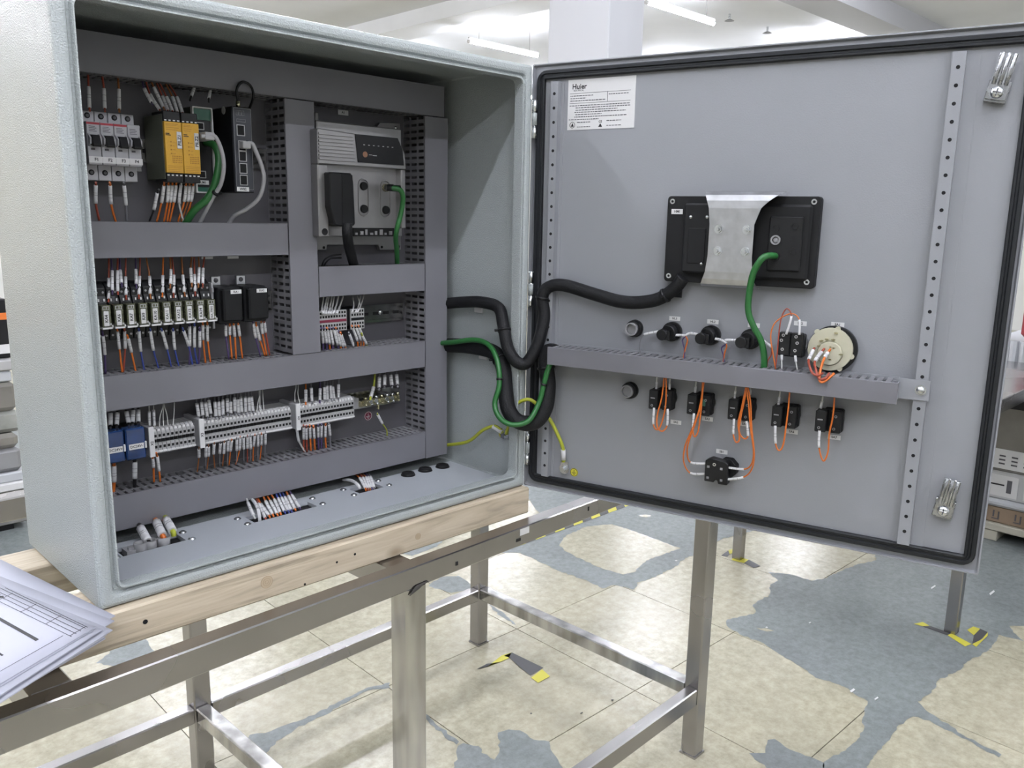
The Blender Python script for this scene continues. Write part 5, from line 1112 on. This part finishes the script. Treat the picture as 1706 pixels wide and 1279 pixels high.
WIRES.append(('wire','above the right-hand terminal strip',0.0016,0.003,[
('orange',[(0.4506,0.222,0.1809),(0.4553,0.2297,0.1832),(0.4606,0.2373,0.2044),(0.4652,0.245,0.2181)],(1, 2)),
('grey',[(0.4639,0.222,0.18),(0.4684,0.2297,0.1824),(0.4722,0.2373,0.2066),(0.4765,0.245,0.2178)],(1, 2)),
('purple',[(0.4805,0.222,0.1798),(0.4854,0.2297,0.1822),(0.4913,0.2373,0.203),(0.4961,0.245,0.2186)],(1, 2)),
('grey',[(0.4913,0.222,0.1793),(0.4959,0.2297,0.1818),(0.5007,0.2373,0.2039),(0.5052,0.245,0.2186)],(1, 2)),
('grey',[(0.4977,0.222,0.1795),(0.5021,0.2297,0.1809),(0.5065,0.2373,0.2065),(0.5112,0.245,0.219)],(1, 2)),
('grey',[(0.5063,0.222,0.1794),(0.5108,0.2297,0.1819),(0.5142,0.2373,0.2055),(0.5187,0.245,0.2192)],(1, 2)),
('grey',[(0.5121,0.222,0.1797),(0.5166,0.2297,0.1811),(0.5193,0.2373,0.2026),(0.5242,0.245,0.2196)],(1, 2)),
('grey',[(0.5214,0.222,0.1795),(0.5264,0.2297,0.1819),(0.5321,0.2373,0.2054),(0.5375,0.245,0.2202)],(1, 2))], FR_CAB))
WIRES.append(('bare jumper wire','looping above the left end of the right-hand terminal strip',0.0008,0.001,[
('white',[(0.4274,0.22,0.1878),(0.4323,0.2283,0.2015),(0.4396,0.2367,0.2109),(0.4456,0.245,0.2206)],None),
('white',[(0.437,0.22,0.1842),(0.4386,0.2283,0.2007),(0.4443,0.2367,0.2103),(0.4496,0.245,0.2201)],None)], FR_CAB))
WIRES.append(('wire','below the right-hand terminal strip',0.0018,0.0026,[
('red',[(0.4404,0.215,0.1441),(0.4447,0.2227,0.1383),(0.4484,0.2303,0.1127),(0.4535,0.238,0.0849)],(1, 2)),
('red',[(0.4462,0.215,0.1421),(0.4506,0.2227,0.1356),(0.4546,0.2303,0.1116),(0.4595,0.238,0.0844)],(1, 2)),
('orange',[(0.4531,0.215,0.142),(0.458,0.2227,0.1354),(0.4628,0.2303,0.1123),(0.468,0.238,0.0833)],(1, 2)),
('orange',[(0.4611,0.215,0.1396),(0.4661,0.2227,0.133),(0.4713,0.2303,0.1108),(0.4769,0.238,0.0839)],(1, 2)),
('purple',[(0.4713,0.215,0.1401),(0.4758,0.2227,0.1336),(0.4799,0.2303,0.1116),(0.485,0.238,0.0835)],(1, 2)),
('purple',[(0.4788,0.215,0.14),(0.4832,0.2227,0.1345),(0.4867,0.2303,0.1104),(0.4912,0.238,0.0834)],(1, 2)),
('orange',[(0.4873,0.215,0.1386),(0.4918,0.2227,0.1331),(0.4954,0.2303,0.1089),(0.5015,0.238,0.0827)],(1, 2)),
('grey',[(0.4938,0.215,0.1398),(0.4992,0.2227,0.1341),(0.5059,0.2303,0.1104),(0.5108,0.238,0.0821)],(1, 2)),
('white',[(0.4257,0.215,0.1412),(0.4309,0.2227,0.1324),(0.4388,0.2303,0.11),(0.4556,0.238,0.0845)],(0, 2))], FR_CAB))
WIRES.append(('earth wire','above the brass earth bar',0.0022,0.0036,[
('yellow-green',[(0.5966,0.225,0.1695),(0.6027,0.2317,0.1721),(0.6146,0.2383,0.1901),(0.6233,0.245,0.2168)],(1, 2)),
('grey',[(0.6186,0.225,0.186),(0.6235,0.2317,0.1889),(0.6291,0.2383,0.2079),(0.6347,0.245,0.2178)],(1, 2)),
('grey',[(0.6318,0.225,0.1877),(0.6368,0.2317,0.1918),(0.6419,0.2383,0.211),(0.6469,0.245,0.2187)],(1, 2)),
('grey',[(0.6508,0.225,0.1864),(0.6546,0.2317,0.1895),(0.6568,0.2383,0.2092),(0.6604,0.245,0.2195)],(1, 2)),
('grey',[(0.6646,0.225,0.1857),(0.6688,0.2317,0.1889),(0.6715,0.2383,0.2086),(0.6758,0.245,0.2201)],(1, 2))], FR_CAB))
WIRES.append(('earth wire','below the brass earth bar',0.0014,0.0028,[
('yellow-green',[(0.6134,0.225,0.1383),(0.6172,0.2288,0.1336),(0.6306,0.2325,0.1132),(0.6438,0.2363,0.0961),(0.6474,0.24,0.0781)],(1, 2))], FR_CAB))
WIRES.append(('wire','rising from the left cabinet floor opening',0.0042,0.007,[
('black',[(0.125,0.146,0.0151),(0.1227,0.15,0.0217),(0.1262,0.185,0.0321),(0.141,0.24,0.0264)],(1, 2)),
('orange',[(0.1472,0.146,0.0163),(0.1456,0.15,0.0258),(0.1513,0.185,0.036),(0.1692,0.24,0.0259)],(1, 2)),
('yellow-green',[(0.1622,0.146,0.0215),(0.162,0.15,0.0287),(0.1672,0.185,0.0362),(0.1857,0.24,0.0272)],(1, 2))], FR_CAB))
WIRES.append(('wire','bent into the middle cabinet floor opening',0.0017,0.003,[
('white',[(0.3012,0.145,0.0161),(0.3001,0.149,0.0208),(0.3066,0.18,0.0343),(0.3262,0.225,0.0283)],(1, 2)),
('white',[(0.3093,0.145,0.0085),(0.3095,0.149,0.0273),(0.3192,0.18,0.0313),(0.3343,0.225,0.0241)],(0, 3)),
('red',[(0.3215,0.145,0.0088),(0.3215,0.149,0.011),(0.3265,0.18,0.0274),(0.345,0.225,0.024)],(1, 2)),
('orange',[(0.3285,0.145,0.0104),(0.3286,0.149,0.0138),(0.3306,0.18,0.0252),(0.3479,0.225,0.0233)],(1, 2)),
('orange',[(0.3356,0.145,0.0109),(0.3356,0.149,0.0143),(0.3398,0.18,0.0288),(0.3584,0.225,0.0245)],(1, 2)),
('orange',[(0.3438,0.145,0.01),(0.3438,0.149,0.0134),(0.3485,0.18,0.0274),(0.3657,0.225,0.024)],(1, 2)),
('orange',[(0.3498,0.145,0.0108),(0.3498,0.149,0.0142),(0.3565,0.18,0.0283),(0.3731,0.225,0.0247)],(1, 2)),
('blue',[(0.3582,0.145,0.011),(0.3582,0.149,0.0144),(0.3642,0.18,0.0284),(0.3838,0.225,0.0246)],(1, 2)),
('blue',[(0.3654,0.145,0.0104),(0.3654,0.149,0.0138),(0.371,0.18,0.0284),(0.3905,0.225,0.0243)],(1, 2)),
('blue',[(0.3714,0.145,0.01),(0.3714,0.149,0.0135),(0.3774,0.18,0.0277),(0.3968,0.225,0.0241)],(1, 2)),
('orange',[(0.3788,0.145,0.0117),(0.3788,0.149,0.014),(0.3845,0.18,0.0284),(0.4044,0.225,0.0236)],(1, 2)),
('purple',[(0.3879,0.145,0.0118),(0.3879,0.149,0.0142),(0.3917,0.18,0.0284),(0.4108,0.225,0.0234)],(1, 2))], FR_CAB))
WIRES.append(('wire','bent into the right cabinet floor opening',0.0017,0.003,[
('white',[(0.5219,0.157,0.0182),(0.5195,0.162,0.0262),(0.5278,0.195,0.0234),(0.5327,0.23,0.0158)],(0, 3)),
('orange',[(0.5358,0.157,0.0099),(0.5381,0.162,0.0134),(0.5481,0.195,0.0238),(0.5617,0.23,0.0206)],(1, 2)),
('red',[(0.541,0.157,0.0087),(0.5433,0.162,0.0122),(0.5555,0.195,0.0229),(0.57,0.23,0.0207)],(1, 2)),
('brown',[(0.5458,0.157,0.0076),(0.5486,0.162,0.0111),(0.5625,0.195,0.0222),(0.5763,0.23,0.0194)],(1, 2)),
('purple',[(0.5499,0.157,0.0078),(0.5531,0.162,0.0118),(0.5679,0.195,0.0217),(0.5827,0.23,0.0199)],(1, 2)),
('grey',[(0.5549,0.157,0.0081),(0.5581,0.162,0.0107),(0.5737,0.195,0.0209),(0.589,0.23,0.0193)],(1, 2))], FR_CAB))
WIRES.append(('wire','between the black signal lamps on the door',0.0013,0.0024,[
('grey',[(0.2671,-0.012,0.3336),(0.239,-0.012,0.3255),(0.2326,-0.012,0.3142),(0.2317,-0.012,0.3041),(0.2343,-0.012,0.2877)],(0, 1)),
('purple',[(0.2927,-0.012,0.3293),(0.3086,-0.012,0.3303),(0.3153,-0.012,0.3292),(0.3104,-0.012,0.3211),(0.315,-0.012,0.3053),(0.3154,-0.012,0.2858)],(0, 2)),
('orange',[(0.338,-0.012,0.3339),(0.3248,-0.012,0.3352),(0.3162,-0.012,0.3301),(0.3194,-0.012,0.3219),(0.3159,-0.012,0.3054),(0.3132,-0.012,0.2856)],(0, 2)),
('purple',[(0.3641,-0.012,0.3298),(0.3786,-0.012,0.3279),(0.3876,-0.012,0.3229),(0.3803,-0.012,0.3146),(0.3843,-0.012,0.3023),(0.3864,-0.012,0.2866)],(0, 2)),
('orange',[(0.4098,-0.012,0.3299),(0.3958,-0.012,0.3294),(0.3852,-0.012,0.3274),(0.3887,-0.012,0.3185),(0.3857,-0.012,0.304),(0.3849,-0.012,0.2865)],(0, 2)),
('red',[(0.4501,-0.012,0.3327),(0.4556,-0.012,0.3293),(0.4637,-0.012,0.3224),(0.4639,-0.012,0.3101),(0.4593,-0.012,0.3004),(0.4588,-0.012,0.2879)],(0, 2))], FR_DOOR))
WIRES.append(('wire','at the upper door contact block',0.0011,0.002,[
('red',[(0.4905,-0.035,0.3497),(0.4964,-0.035,0.3798),(0.4883,-0.035,0.3911),(0.4811,-0.035,0.3775),(0.4788,-0.035,0.3499),(0.4787,-0.035,0.3222),(0.4777,-0.035,0.2918)],(0, 1)),
('orange',[(0.5108,-0.035,0.3509),(0.5088,-0.035,0.375),(0.4977,-0.035,0.3838),(0.4828,-0.035,0.3776),(0.4699,-0.035,0.3641),(0.4663,-0.035,0.3442),(0.4717,-0.035,0.318),(0.4783,-0.035,0.2918)],(0, 1)),
('white',[(0.486,-0.035,0.3159),(0.4867,-0.035,0.3067),(0.4881,-0.035,0.2929)],(0, 1)),
('white',[(0.5073,-0.035,0.3168),(0.5092,-0.035,0.3067),(0.5125,-0.035,0.2937)],(0, 1))], FR_DOOR))
WIRES.append(('wire','hanging from the round cream switch back',0.002,0.003,[
('red',[(0.5327,-0.018,0.3291),(0.5325,-0.025,0.3271),(0.5291,-0.036,0.3122),(0.5345,-0.056,0.3054),(0.5414,-0.063,0.2959),(0.5497,-0.064,0.2936),(0.5554,-0.056,0.2964)],(1, 2)),
('red',[(0.5478,-0.018,0.3294),(0.5456,-0.025,0.3255),(0.5385,-0.036,0.3104),(0.5443,-0.056,0.3019),(0.5521,-0.063,0.2881),(0.5615,-0.064,0.2904),(0.5648,-0.056,0.2974)],(1, 2)),
('orange',[(0.5569,-0.018,0.3297),(0.5548,-0.025,0.3247),(0.5526,-0.036,0.318),(0.5517,-0.056,0.3027),(0.5528,-0.063,0.2859),(0.5599,-0.064,0.2847),(0.5725,-0.056,0.2982)],(1, 2))], FR_DOOR))
WIRES.append(('orange wire','on the first contact block below the duct',0.0014,0.0022,[
('orange',[(0.2739,-0.037,0.2002),(0.2741,-0.037,0.1705),(0.2808,-0.037,0.1613),(0.2874,-0.037,0.1684),(0.294,-0.037,0.1975),(0.2949,-0.037,0.2296),(0.2929,-0.037,0.2584)],(0, 1)),
('orange',[(0.2992,-0.037,0.2015),(0.2997,-0.037,0.1721),(0.2919,-0.037,0.1602),(0.2827,-0.037,0.165),(0.2802,-0.037,0.1849),(0.2869,-0.037,0.2193),(0.2899,-0.037,0.2581)],(0, 1)),
('white',[(0.2699,-0.02,0.2311),(0.2699,-0.02,0.2439),(0.2699,-0.02,0.2573)],(0, 1)),
('white',[(0.2944,-0.02,0.2333),(0.2943,-0.02,0.244),(0.2943,-0.02,0.2586)],(0, 1))], FR_DOOR))
WIRES.append(('orange wire','on the second contact block below the duct',0.0014,0.0022,[
('orange',[(0.3469,-0.037,0.1999),(0.3468,-0.037,0.1722),(0.3501,-0.037,0.1588),(0.3561,-0.037,0.1689),(0.3587,-0.037,0.2009),(0.3598,-0.037,0.2349),(0.3606,-0.037,0.2621)],(0, 1)),
('white',[(0.3412,-0.02,0.233),(0.3415,-0.02,0.2442),(0.3423,-0.02,0.2587)],(0, 1))], FR_DOOR))
WIRES.append(('orange wire','on the third contact block below the duct',0.0014,0.0022,[
('orange',[(0.4168,-0.037,0.1997),(0.4173,-0.037,0.1733),(0.4231,-0.037,0.16),(0.4283,-0.037,0.1666),(0.4244,-0.037,0.1943),(0.4282,-0.037,0.2204),(0.4332,-0.037,0.259)],(0, 1)),
('orange',[(0.438,-0.037,0.1988),(0.4421,-0.037,0.1738),(0.4353,-0.037,0.1683),(0.427,-0.037,0.1793),(0.428,-0.037,0.2051),(0.4325,-0.037,0.2375),(0.4352,-0.037,0.2605)],(0, 1)),
('white',[(0.4108,-0.02,0.2311),(0.4113,-0.02,0.2447),(0.4124,-0.02,0.2589)],(0, 1)),
('white',[(0.4358,-0.02,0.2412),(0.4361,-0.02,0.2489),(0.4361,-0.02,0.2591)],(0, 1))], FR_DOOR))
WIRES.append(('orange wire','on the fourth contact block below the duct',0.0014,0.0022,[
('orange',[(0.4853,-0.037,0.1974),(0.4883,-0.037,0.1679),(0.4946,-0.037,0.1568),(0.5006,-0.037,0.1674),(0.5029,-0.037,0.2035),(0.504,-0.037,0.232),(0.5036,-0.037,0.259)],(0, 1)),
('white',[(0.4841,-0.02,0.2299),(0.4846,-0.02,0.2431),(0.4857,-0.02,0.2587)],(0, 1))], FR_DOOR))
WIRES.append(('orange wire','on the fifth contact block below the duct',0.0014,0.0022,[
('orange',[(0.5552,-0.037,0.1992),(0.557,-0.037,0.1714),(0.5653,-0.037,0.1503),(0.571,-0.037,0.1665),(0.5705,-0.037,0.1968),(0.5734,-0.037,0.225),(0.5731,-0.037,0.2593)],(0, 1)),
('white',[(0.551,-0.02,0.2326),(0.5521,-0.02,0.2445),(0.5531,-0.02,0.2585)],(0, 1))], FR_DOOR))
WIRES.append(('orange wire','running to the lowest door contact block',0.0014,0.0022,[
('orange',[(0.3691,-0.02,0.1086),(0.3411,-0.02,0.1065),(0.3357,-0.026,0.1239),(0.3402,-0.036,0.1474),(0.3512,-0.038,0.1848),(0.3589,-0.038,0.2208),(0.3587,-0.038,0.2627)],(0, 1)),
('orange',[(0.369,-0.02,0.0902),(0.3416,-0.02,0.087),(0.3302,-0.026,0.1075),(0.3343,-0.036,0.1388),(0.3446,-0.038,0.1688),(0.356,-0.038,0.208),(0.3617,-0.038,0.263)],(0, 1)),
('orange',[(0.4054,-0.02,0.1083),(0.4354,-0.02,0.1101),(0.4486,-0.026,0.1221),(0.4533,-0.036,0.1476),(0.4457,-0.038,0.1884),(0.4391,-0.038,0.231),(0.4335,-0.038,0.2591)],(0, 1)),
('orange',[(0.4069,-0.02,0.0866),(0.4357,-0.02,0.0958),(0.4503,-0.026,0.1149),(0.4544,-0.036,0.1453),(0.4475,-0.038,0.1886),(0.4425,-0.038,0.2315),(0.4358,-0.038,0.2594)],(0, 1))], FR_DOOR))
FIX = dict(white='white', grey='grey', purple='purple')
for name, where, r, rs, ents, fr in WIRES:
    order = sorted(range(len(ents)), key=lambda i: ents[i][1][0][0]); rank = {i: k for k, i in enumerate(order)}
    for i, (col, P, sl) in enumerate(ents):
        Q = catmull(P, 5); nm = 'jumper_wire' if 'jumper' in name else 'wire'
        sc_ = ' with white sleeve' if sl and col != 'white' else ''
        o = solo(B().tube(Q, r, 6), nm, WM[col], f'{col} wire{sc_}, {ORD[rank[i]]} from left {where}', 'wire', tuple(P[0]), fr, f'wires {where}')
        if sl:
            a, c = sl; S = Q[a*5:c*5+1]; b = B(); b.tube(S, rs, 8); s = b.obj('marker_sleeve', WHITE, o)
            L_ = sum((S[k+1]-S[k]).length for k in range(len(S)-1))
            if L_ > .012 and rs > .002:
                k = len(S)//2; d_ = (S[k+1]-S[k-1]).normalized(); b = B()
                for q in (rnd.uniform(-.5, -.2), rnd.uniform(-.1, .2)):
                    p = S[k]+d_*q*L_*.5; b.cyl(p-d_*.0005, p+d_*.0005, rs*1.03, 8)
                b.obj('sleeve_print', PRINT, s, kind='stuff')
# ---------------------------------------------------------------- stacks of goods in the background
def st_box(name, label, cat, x0, x1, y0, y1, z0, z1, m, parts=(), bev=.006):
    t = thing(name, label, cat, (x0, y0, z0)); B().box(x0, x1, y0, y1, z0, z1).obj('body', m, t, bev)
    for nm, a, mm in parts: B().box(*a).obj(nm, mm, t)
    return t
CARD = mat('cardboard', (.30, .22, .15), .8, noise=.08, nscale=12); FILM = mat('stretch_film_grey', (.20, .19, .17), .16, noise=.3, nscale=4, coat=.4, bump=.4, bscale=14); CORR = mat('corrugated_white', (.55, .57, .60), .35)
PALW = mat('pale_pallet', (.50, .48, .40), .7); ORG = mat('orange_paint', (.80, .20, .03), .5)
X0 = 3.84; YA, YZ = .02, -1.7; zf = FZ
pl = thing('pallet', 'pale pallet under the stacked cartons at the right edge', 'pallet', (X0, YZ, zf))
B().box(X0-.02, X0+1.0, YZ, YA+.02, zf+.05, zf+.085).obj('deck', PALW, pl, .004)
for y in (-1.6, -.85, -.12): B().box(X0-.01, X0+.98, y, y+.10, zf, zf+.05).obj('runner', PALW, pl, .003)
def mk(y, z, s): return [('handling_mark', (X0-.002, X0+.001, y-s*.5, y-s*.3, z-s*.6, z+s*.5), INKG), ('handling_mark', (X0-.002, X0+.001, y-s*.5, y+s*.5, z-s*.75, z-s*.6), INKG), ('handling_mark', (X0-.002, X0+.001, y+s*.2, y+s*.4, z-s*.4, z+s*.6), INKG)]
st_box('cardboard_box', 'flat brown cardboard box with handling marks low on the right pallet', 'box', X0, X0+.9, YZ+.05, YA, zf+.085, zf+.165, CARD, mk(-.10, zf+.125, .03)+mk(-.19, zf+.125, .03)+mk(-.28, zf+.125, .03))
st_box('plastic_tray', 'pale plastic tray between brown box and white carton', 'tray', X0-.02, X0+.9, YZ+.05, YA+.02, zf+.165, zf+.20, CORR, bev=.012)
st_box('white_carton', 'white carton with printed labels and code blocks at the right edge', 'box', X0, X0+.9, YZ+.05, YA, zf+.20, zf+.33, mat('white_carton', (.60, .61, .62), .5),
       [('printed_label', (X0-.003, X0, -.175, -.01, zf+.215, zf+.315), LABEL), ('label_line', (X0-.004, X0, -.12, -.06, zf+.265, zf+.272), INK), ('label_line', (X0-.004, X0, -.15, -.13, zf+.235, zf+.295), INKG), ('printed_label', (X0-.003, X0, -.38, -.20, zf+.215, zf+.315), LABEL), ('label_line', (X0-.004, X0, -.36, -.22, zf+.25, zf+.30), INKG)])
t = st_box('film_wrapped_bundle', 'brown-grey film-wrapped bundle with paper slips at the right edge', 'bundle', X0, X0+.9, YZ+.05, YA, zf+.33, zf+.665, FILM,
       [('paper_slip', (X0-.004, X0, -.30, -.01, zf+.345, zf+.435), LABEL)]+[('slip_print', (X0-.005, X0, -.26+.05*(q % 5), -.235+.05*(q % 5), zf+.365+.018*(q//5), zf+.372+.018*(q//5)), INKG) for q in range(15)]+[('dark_band', (X0-.003, X0, -1.6, YA, zf+.625, zf+.665), BLACK)])
for i, (z0, z1, y1) in enumerate(((.665, .715, .04), (.715, .745, .01), (.745, .81, .03))):
    st_box('rolled_edge_panel', ['lowest', 'middle', 'top'][i]+' white rolled-edge panel stacked on the film-wrapped bundle', 'panel', X0-.03*(i % 2), X0+.9, YZ+.05, y1, zf+z0, zf+z1-.003, CORR, bev=.014)
t = thing('corrugated_sheet', 'pale corrugated sheet pack near the top of the right stack', 'sheet', (X0, YZ, zf+.81))
for q in range(40): B().cyl((X0+.01, YA-.02-q*.04, zf+.81), (X0+.01, YA-.02-q*.04, zf+.93), .018, 8).obj('corrugation', CORR, t)
B().box(X0+.01, X0+.9, YZ+.05, YA, zf+.81, zf+.93).obj('pack_core', CORR, t)
st_box('red_canister', 'dark red canister on top of the right stack', 'canister', X0+.02, X0+.2, -.30, -.09, zf+.93, zf+1.10, mat('dark_red', (.28, .02, .03), .4), bev=.03)
# left background stack
LX0, LX1, LY = -1.2, .66, 3.0
t = thing('pallet', 'grey pallet with pale top edge seen left of the cabinet', 'pallet', (LX0, LY, zf))
B().box(LX0, LX1+.06, LY-.02, LY+.9, zf+.19, zf+.225).obj('deck', LABEL, t, .004); B().box(LX0, LX1, LY, LY+.88, zf+.03, zf+.19).obj('body', mat('concrete_block', (.26, .255, .235), .8, noise=.2, nscale=9), t, .004); 
for x in (-1.1, -.3, .45): B().box(x, x+.14, LY+.02, LY+.86, zf, zf+.03).obj('foot', BLACK, t)
zz = zf+.225
for i, (h2, m_, nm, lab) in enumerate(((.045, CORR, 'steel_channel', 'lowest pale steel channel in the left stack'), (.11, GREYM, 'film_wrapped_bundle', 'dark grey wrapped bundle low in the left stack'), (.07, FILM, 'film_wrapped_bundle', 'brown shiny wrapped bundle in the left stack'), (.10, mat('film_pale', (.42, .43, .40), .14, noise=.35, nscale=5, coat=.5, bump=.5, bscale=10), 'film_wrapped_bundle', 'pale glossy wrapped bundle mid height in the left stack'), (.13, FILM, 'film_wrapped_bundle', 'grey glossy wrapped bundle above the pale one at left'), (.05, CORR, 'steel_channel', 'upper pale steel channel in the left stack'), (.05, GREYP, 'steel_channel', 'topmost light grey steel channel in the left stack'))):
    st_box(nm, lab, 'bundle' if 'bundle' in nm else 'channel', LX0+.05, LX1-.01*(i % 3), LY+.01*(i % 2), LY+.8, zz, zz+h2-.003, m_, bev=.018 if 'bundle' in nm else .006); zz += h2
st_box('parts_crate', 'black crate with an orange stripe at the left edge', 'crate', LX0+.1, LX1+.0, LY+.05, LY+.7, zz, zz+.26, BLACK, [('orange_stripe', (LX0+.1, LX1+.001, LY+.047, LY+.05, zz+.17, zz+.20), ORG), ('white_strip', (LX0+.1, LX1+.001, LY+.046, LY+.05, zz+.02, zz+.06), LABEL)])
# ---------------------------------------------------------------- lift everything so that the floor lies at z = 0
for o in SC.objects:
    if o.parent is None: o.location.z += ZC
